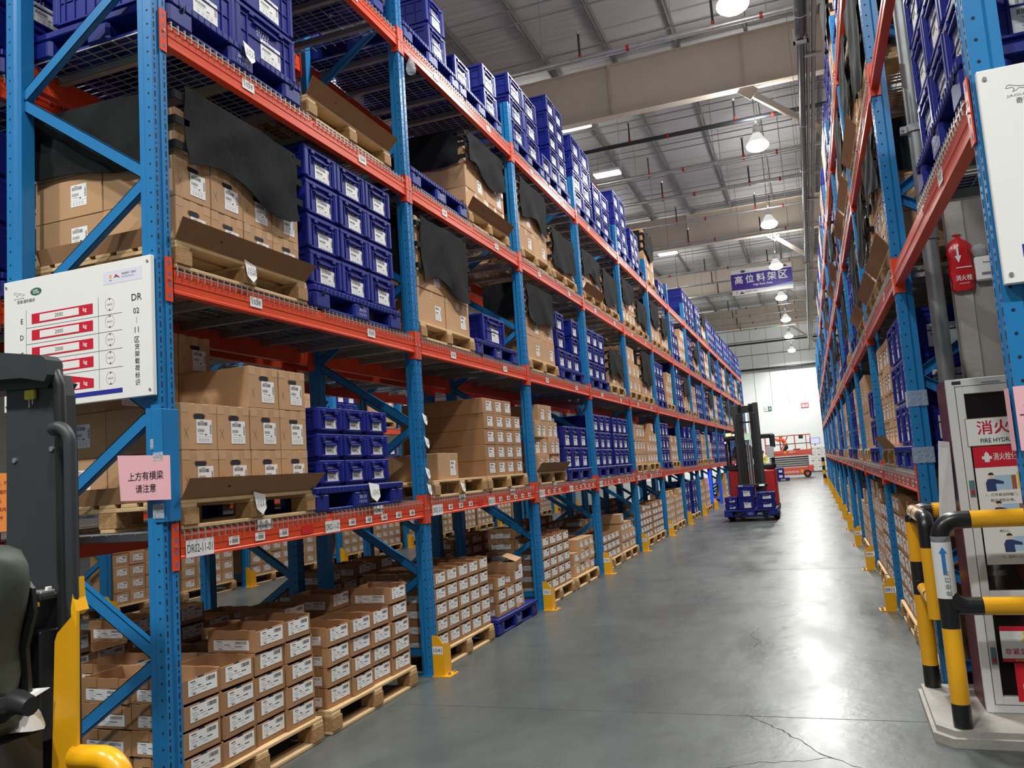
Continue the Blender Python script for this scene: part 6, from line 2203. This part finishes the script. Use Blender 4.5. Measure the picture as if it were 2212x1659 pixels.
obj('green_screen', MB().box(-.08, .165, 1.93, .08, .195, 2.09, E_GREEN), t)
obj('clear_shield', MB().prism([(.40, 1.46), (.58, 1.44), (.60, 1.72), (.42, 1.74)], 'y', .40, .41, mat('shield_white', srgb(196, 198, 200), .3)), t)
obj('seat', MB().cbox(-.42, 1.0, 1.14, .02, 1.5, 1.22, M_TRUCKD, .03).cbox(-.42, 1.42, 1.2, .02, 1.52, 1.75, M_TRUCKD, .03), t)
obj('blue_spot_lamp', MB().cbox(-.62, .42, 1.86, -.54, .5, 1.94, M_TRUCKD, .01).box(-.60, .415, 1.88, -.56, .42, 1.92, E_SPOT), t)
pp = plastic_pallet_parts()
p = thing('plastic_pallet', 'blue plastic pallet on the forks of the red forklift', 'pallet', (1.47, 17.25, .125), -pi / 2, 'pallets')
for q in pp[1]:
    obj(q[0], q[1], p)
zt = .125 + .161


def fcrate(x, y, z, w, d, h, label):
    pr = tote_parts(w, d, h, '203215')
    c = thing('blue_crate', label, 'crate', (x, y, z), -pi / 2, 'blue plastic crates')
    for q in pr[1]:
        obj(q[0], q[1], c)


fcrate(1.05, 16.98, zt, .30, .40, .15, 'small blue crate, lower of two at the left of the forklift load')
fcrate(1.05, 16.98, zt + .15, .30, .40, .15, 'small blue crate, upper of two at the left of the forklift load')
fcrate(1.40, 17.0, zt, .36, .50, .27, 'blue crate, lower of the middle pair on the forklift pallet')
fcrate(1.40, 17.0, zt + .27, .36, .50, .27, 'blue crate, upper of the middle pair on the forklift pallet')
fcrate(1.84, 17.0, zt, .42, .50, .19, 'wide blue crate, lower of two at the right of the forklift load')
fcrate(1.84, 17.0, zt + .19, .42, .50, .19, 'wide blue crate, upper of two at the right of the forklift load')
person('person in grey sleeves driving the red forklift, half hidden by the mast', SIT, (1.26, 19.25, 1.16), -pi / 2 - .1, M_GREYC, M_CLOTH)
# blue safety spot thrown on the floor beside the truck
li = bpy.data.lights.new('spot', 'SPOT')
li.energy = 900
li.color = (.16, .05, 1)
li.spot_size = math.radians(16)
li.spot_blend = .3
li.shadow_soft_size = .03
lo = bpy.data.objects.new('blue_spot_light', li)
COL.objects.link(lo)
lo.parent = t
a = Vector((-.58, .6, 1.88))
d = Vector((-1.54, 6.7, 0)) - a
lo.location = a
lo.rotation_euler = d.to_track_quat('-Z', 'Y').to_euler()

# ================================================================== scissor lift and what stands at the far end
t = thing('scissor_lift', 'red scissor lift parked across the far end of the aisle', 'scissor lift', (.35, 48.7, 0))
obj('chassis', MB().cbox(.05, .15, .18, 2.45, 1.05, .62, M_LIFT, .03).cbox(2.3, .1, .30, 2.62, 1.1, .72, M_LIFT, .03), t)
for x in (.45, 2.25):
    for y in (.05, 1.0):
        obj('wheel', MB().cyl((x, y, .22), (x, y + .16, .22), .22, M_RUBBER, 22).cyl((x, y - .01, .22), (x, y + .17, .22), .10, M_LIFT, 14), t, smooth=True)
sc = MB()
for i in range(5):
    z = .66 + i * .13
    for y in (.2, .98):
        sc.cbox(.15, y, z, 2.4, y + .06, z + .10, mat('scissor_grey', srgb(92, 90, 86), .5), .01)
    sc.cyl((.3, .2, z + .05), (.3, 1.04, z + .05), .03, M_STEEL, 10).cyl((2.3, .2, z + .05), (2.3, 1.04, z + .05), .03, M_STEEL, 10)
obj('scissor_arms', sc, t)
obj('platform', MB().cbox(-.05, .02, 1.33, 2.62, 1.16, 1.46, M_LIFT, .02).box(0, .05, 1.46, 2.6, 1.13, 1.475, M_GREYS).cbox(-.05, .0, 1.46, 2.62, .03, 1.66, M_LIFT, .005).cbox(-.05, 1.13, 1.46, 2.62, 1.16, 1.66, M_LIFT, .005), t)
rl = MB()
for y in (.03, 1.14):
    for x in (-.02, .85, 1.7, 2.35, 2.6):
        rl.cyl((x, y, 1.5), (x, y, 2.56), .022, M_LIFT, 10)
    rl.cyl((-.02, y, 2.56), (2.6, y, 2.56), .022, M_LIFT, 10).cyl((-.02, y, 2.05), (2.6, y, 2.05), .02, M_TRUCKD, 10)
    rl.cyl((.85, y, 1.66), (1.3, y, 2.5), .018, M_LIFT, 8)
for x in (-.02, 2.6):
    rl.cyl((x, .03, 2.56), (x, 1.14, 2.56), .022, M_LIFT, 10).cyl((x, .03, 2.05), (x, 1.14, 2.05), .02, M_LIFT, 10)
obj('guard_railing', rl, t)
obj('control_box', MB().cbox(1.95, -.04, 2.32, 2.2, .1, 2.54, M_TRUCKD, .02), t)
obj('lettering', MB().text('永安登高设备', (1.35, .149, .36), X_, Z_, .13, M_WHITE, maxw=1.2).text('320KG', (1.5, -.001, 1.56), X_, Z_, .09, M_WHITE), t)
obj('warning_sticker', MB().rect((1.95, .149, .38), X_, Z_, .14, .18, M_YEL, .002).rect((1.1, -.001, 1.56), X_, Z_, .12, .12, M_YEL, .002), t)
person('person in an orange vest and yellow helmet kneeling on the scissor lift platform', KNEEL, (1.55, 49.25, 1.478), pi - .2, M_VEST, M_CLOTH, M_HELMET, 'helmet', stripes=mat('reflect_band', srgb(230, 220, 190), .3))
person('person in a yellow high visibility vest standing beside the red forklift', STAND, (.28, 45.9, 0), -pi / 2, M_HIVIS, M_CLOTH)
t = thing('cardboard_box', 'open tan box on the scissor lift platform beside the orange vest', 'carton', (2.12, 49.2, 1.476))
obj('body', MB().cbox(-.2, -.2, 0, .2, .2, .26, M_CARD, .005), t)
obj('flap', MB().box(-.2, -.21, .255, .2, -.34, .262, M_CARD).box(.2, -.2, .255, .33, .2, .262, M_CARD), t)
for i in range(3):
    z = 0 if i == 0 else .161 + .28 * (i - 1)
    if i == 0:
        p = thing('plastic_pallet', 'blue plastic pallet on the floor beside the scissor lift', 'pallet', (1.05, 44.8, .001), -pi / 2, 'pallets')
        p2 = obj('body', pp[1][0][1], p)
    else:
        for k in range(2):
            fcrate(.78 + .42 * k, 44.6, z, .40, .6, .28, 'blue crate beside the scissor lift, %s %s' % (('lower', 'upper')[i - 1], ('nearer the forklift', 'nearer the lift')[k]))
# cabinets and screen against the end wall
for i in range(3):
    t = thing('side_cabinet', 'white drawer cabinet near the end wall, %s from the lift' % ORD[i + 1], 'cabinet', (2.75 + i * .46, 60.6, 0), 0, 'white drawer cabinets')
    obj('body', MB().cbox(0, .02, .05, .44, .6, 1.9, M_WHITE, .01), t)
    for k in range(4):
        d = obj('drawer', MB().cbox(.015, .0, .10 + k * .44, .425, .02, .50 + k * .44, M_WHITE, .006), t)
        obj('handle', MB().cbox(.12, -.02, .36 + k * .44, .32, .0, .39 + k * .44, M_INK, .004), d)
    obj('plinth', MB().box(.02, .05, 0, .42, .58, .05, M_INK), t)
t = thing('computer_monitor', 'monitor with a bright blue screen on the cabinets by the end wall', 'monitor', (3.25, 60.75, 1.91))
obj('stand', MB().cbox(-.12, .0, 0, .12, .18, .02, M_TRUCKD, .004).cbox(-.03, .08, .02, .03, .11, .2, M_TRUCKD, .004), t)
obj('case', MB().cbox(-.36, .02, .12, .36, .07, .58, M_TRUCKD, .008), t)
obj('screen', MB().rect((0, .019, .35), X_, Z_, .66, .40, E_BLUE, .002), t)
t = thing('striped_bollard', 'yellow and black striped bollard before the far right rack', 'bollard', (3.42, 38.6, 0))
bo = MB()
for k in range(6):
    bo.cyl((0, 0, k * .2), (0, 0, k * .2 + .2), .07, (M_YELR, M_BLK)[k % 2], 14)
obj('tube', bo, t, smooth=True)
obj('base_plate', MB().box(-.12, -.12, 0, .12, .12, .012, M_YELR), t)

build_goods()
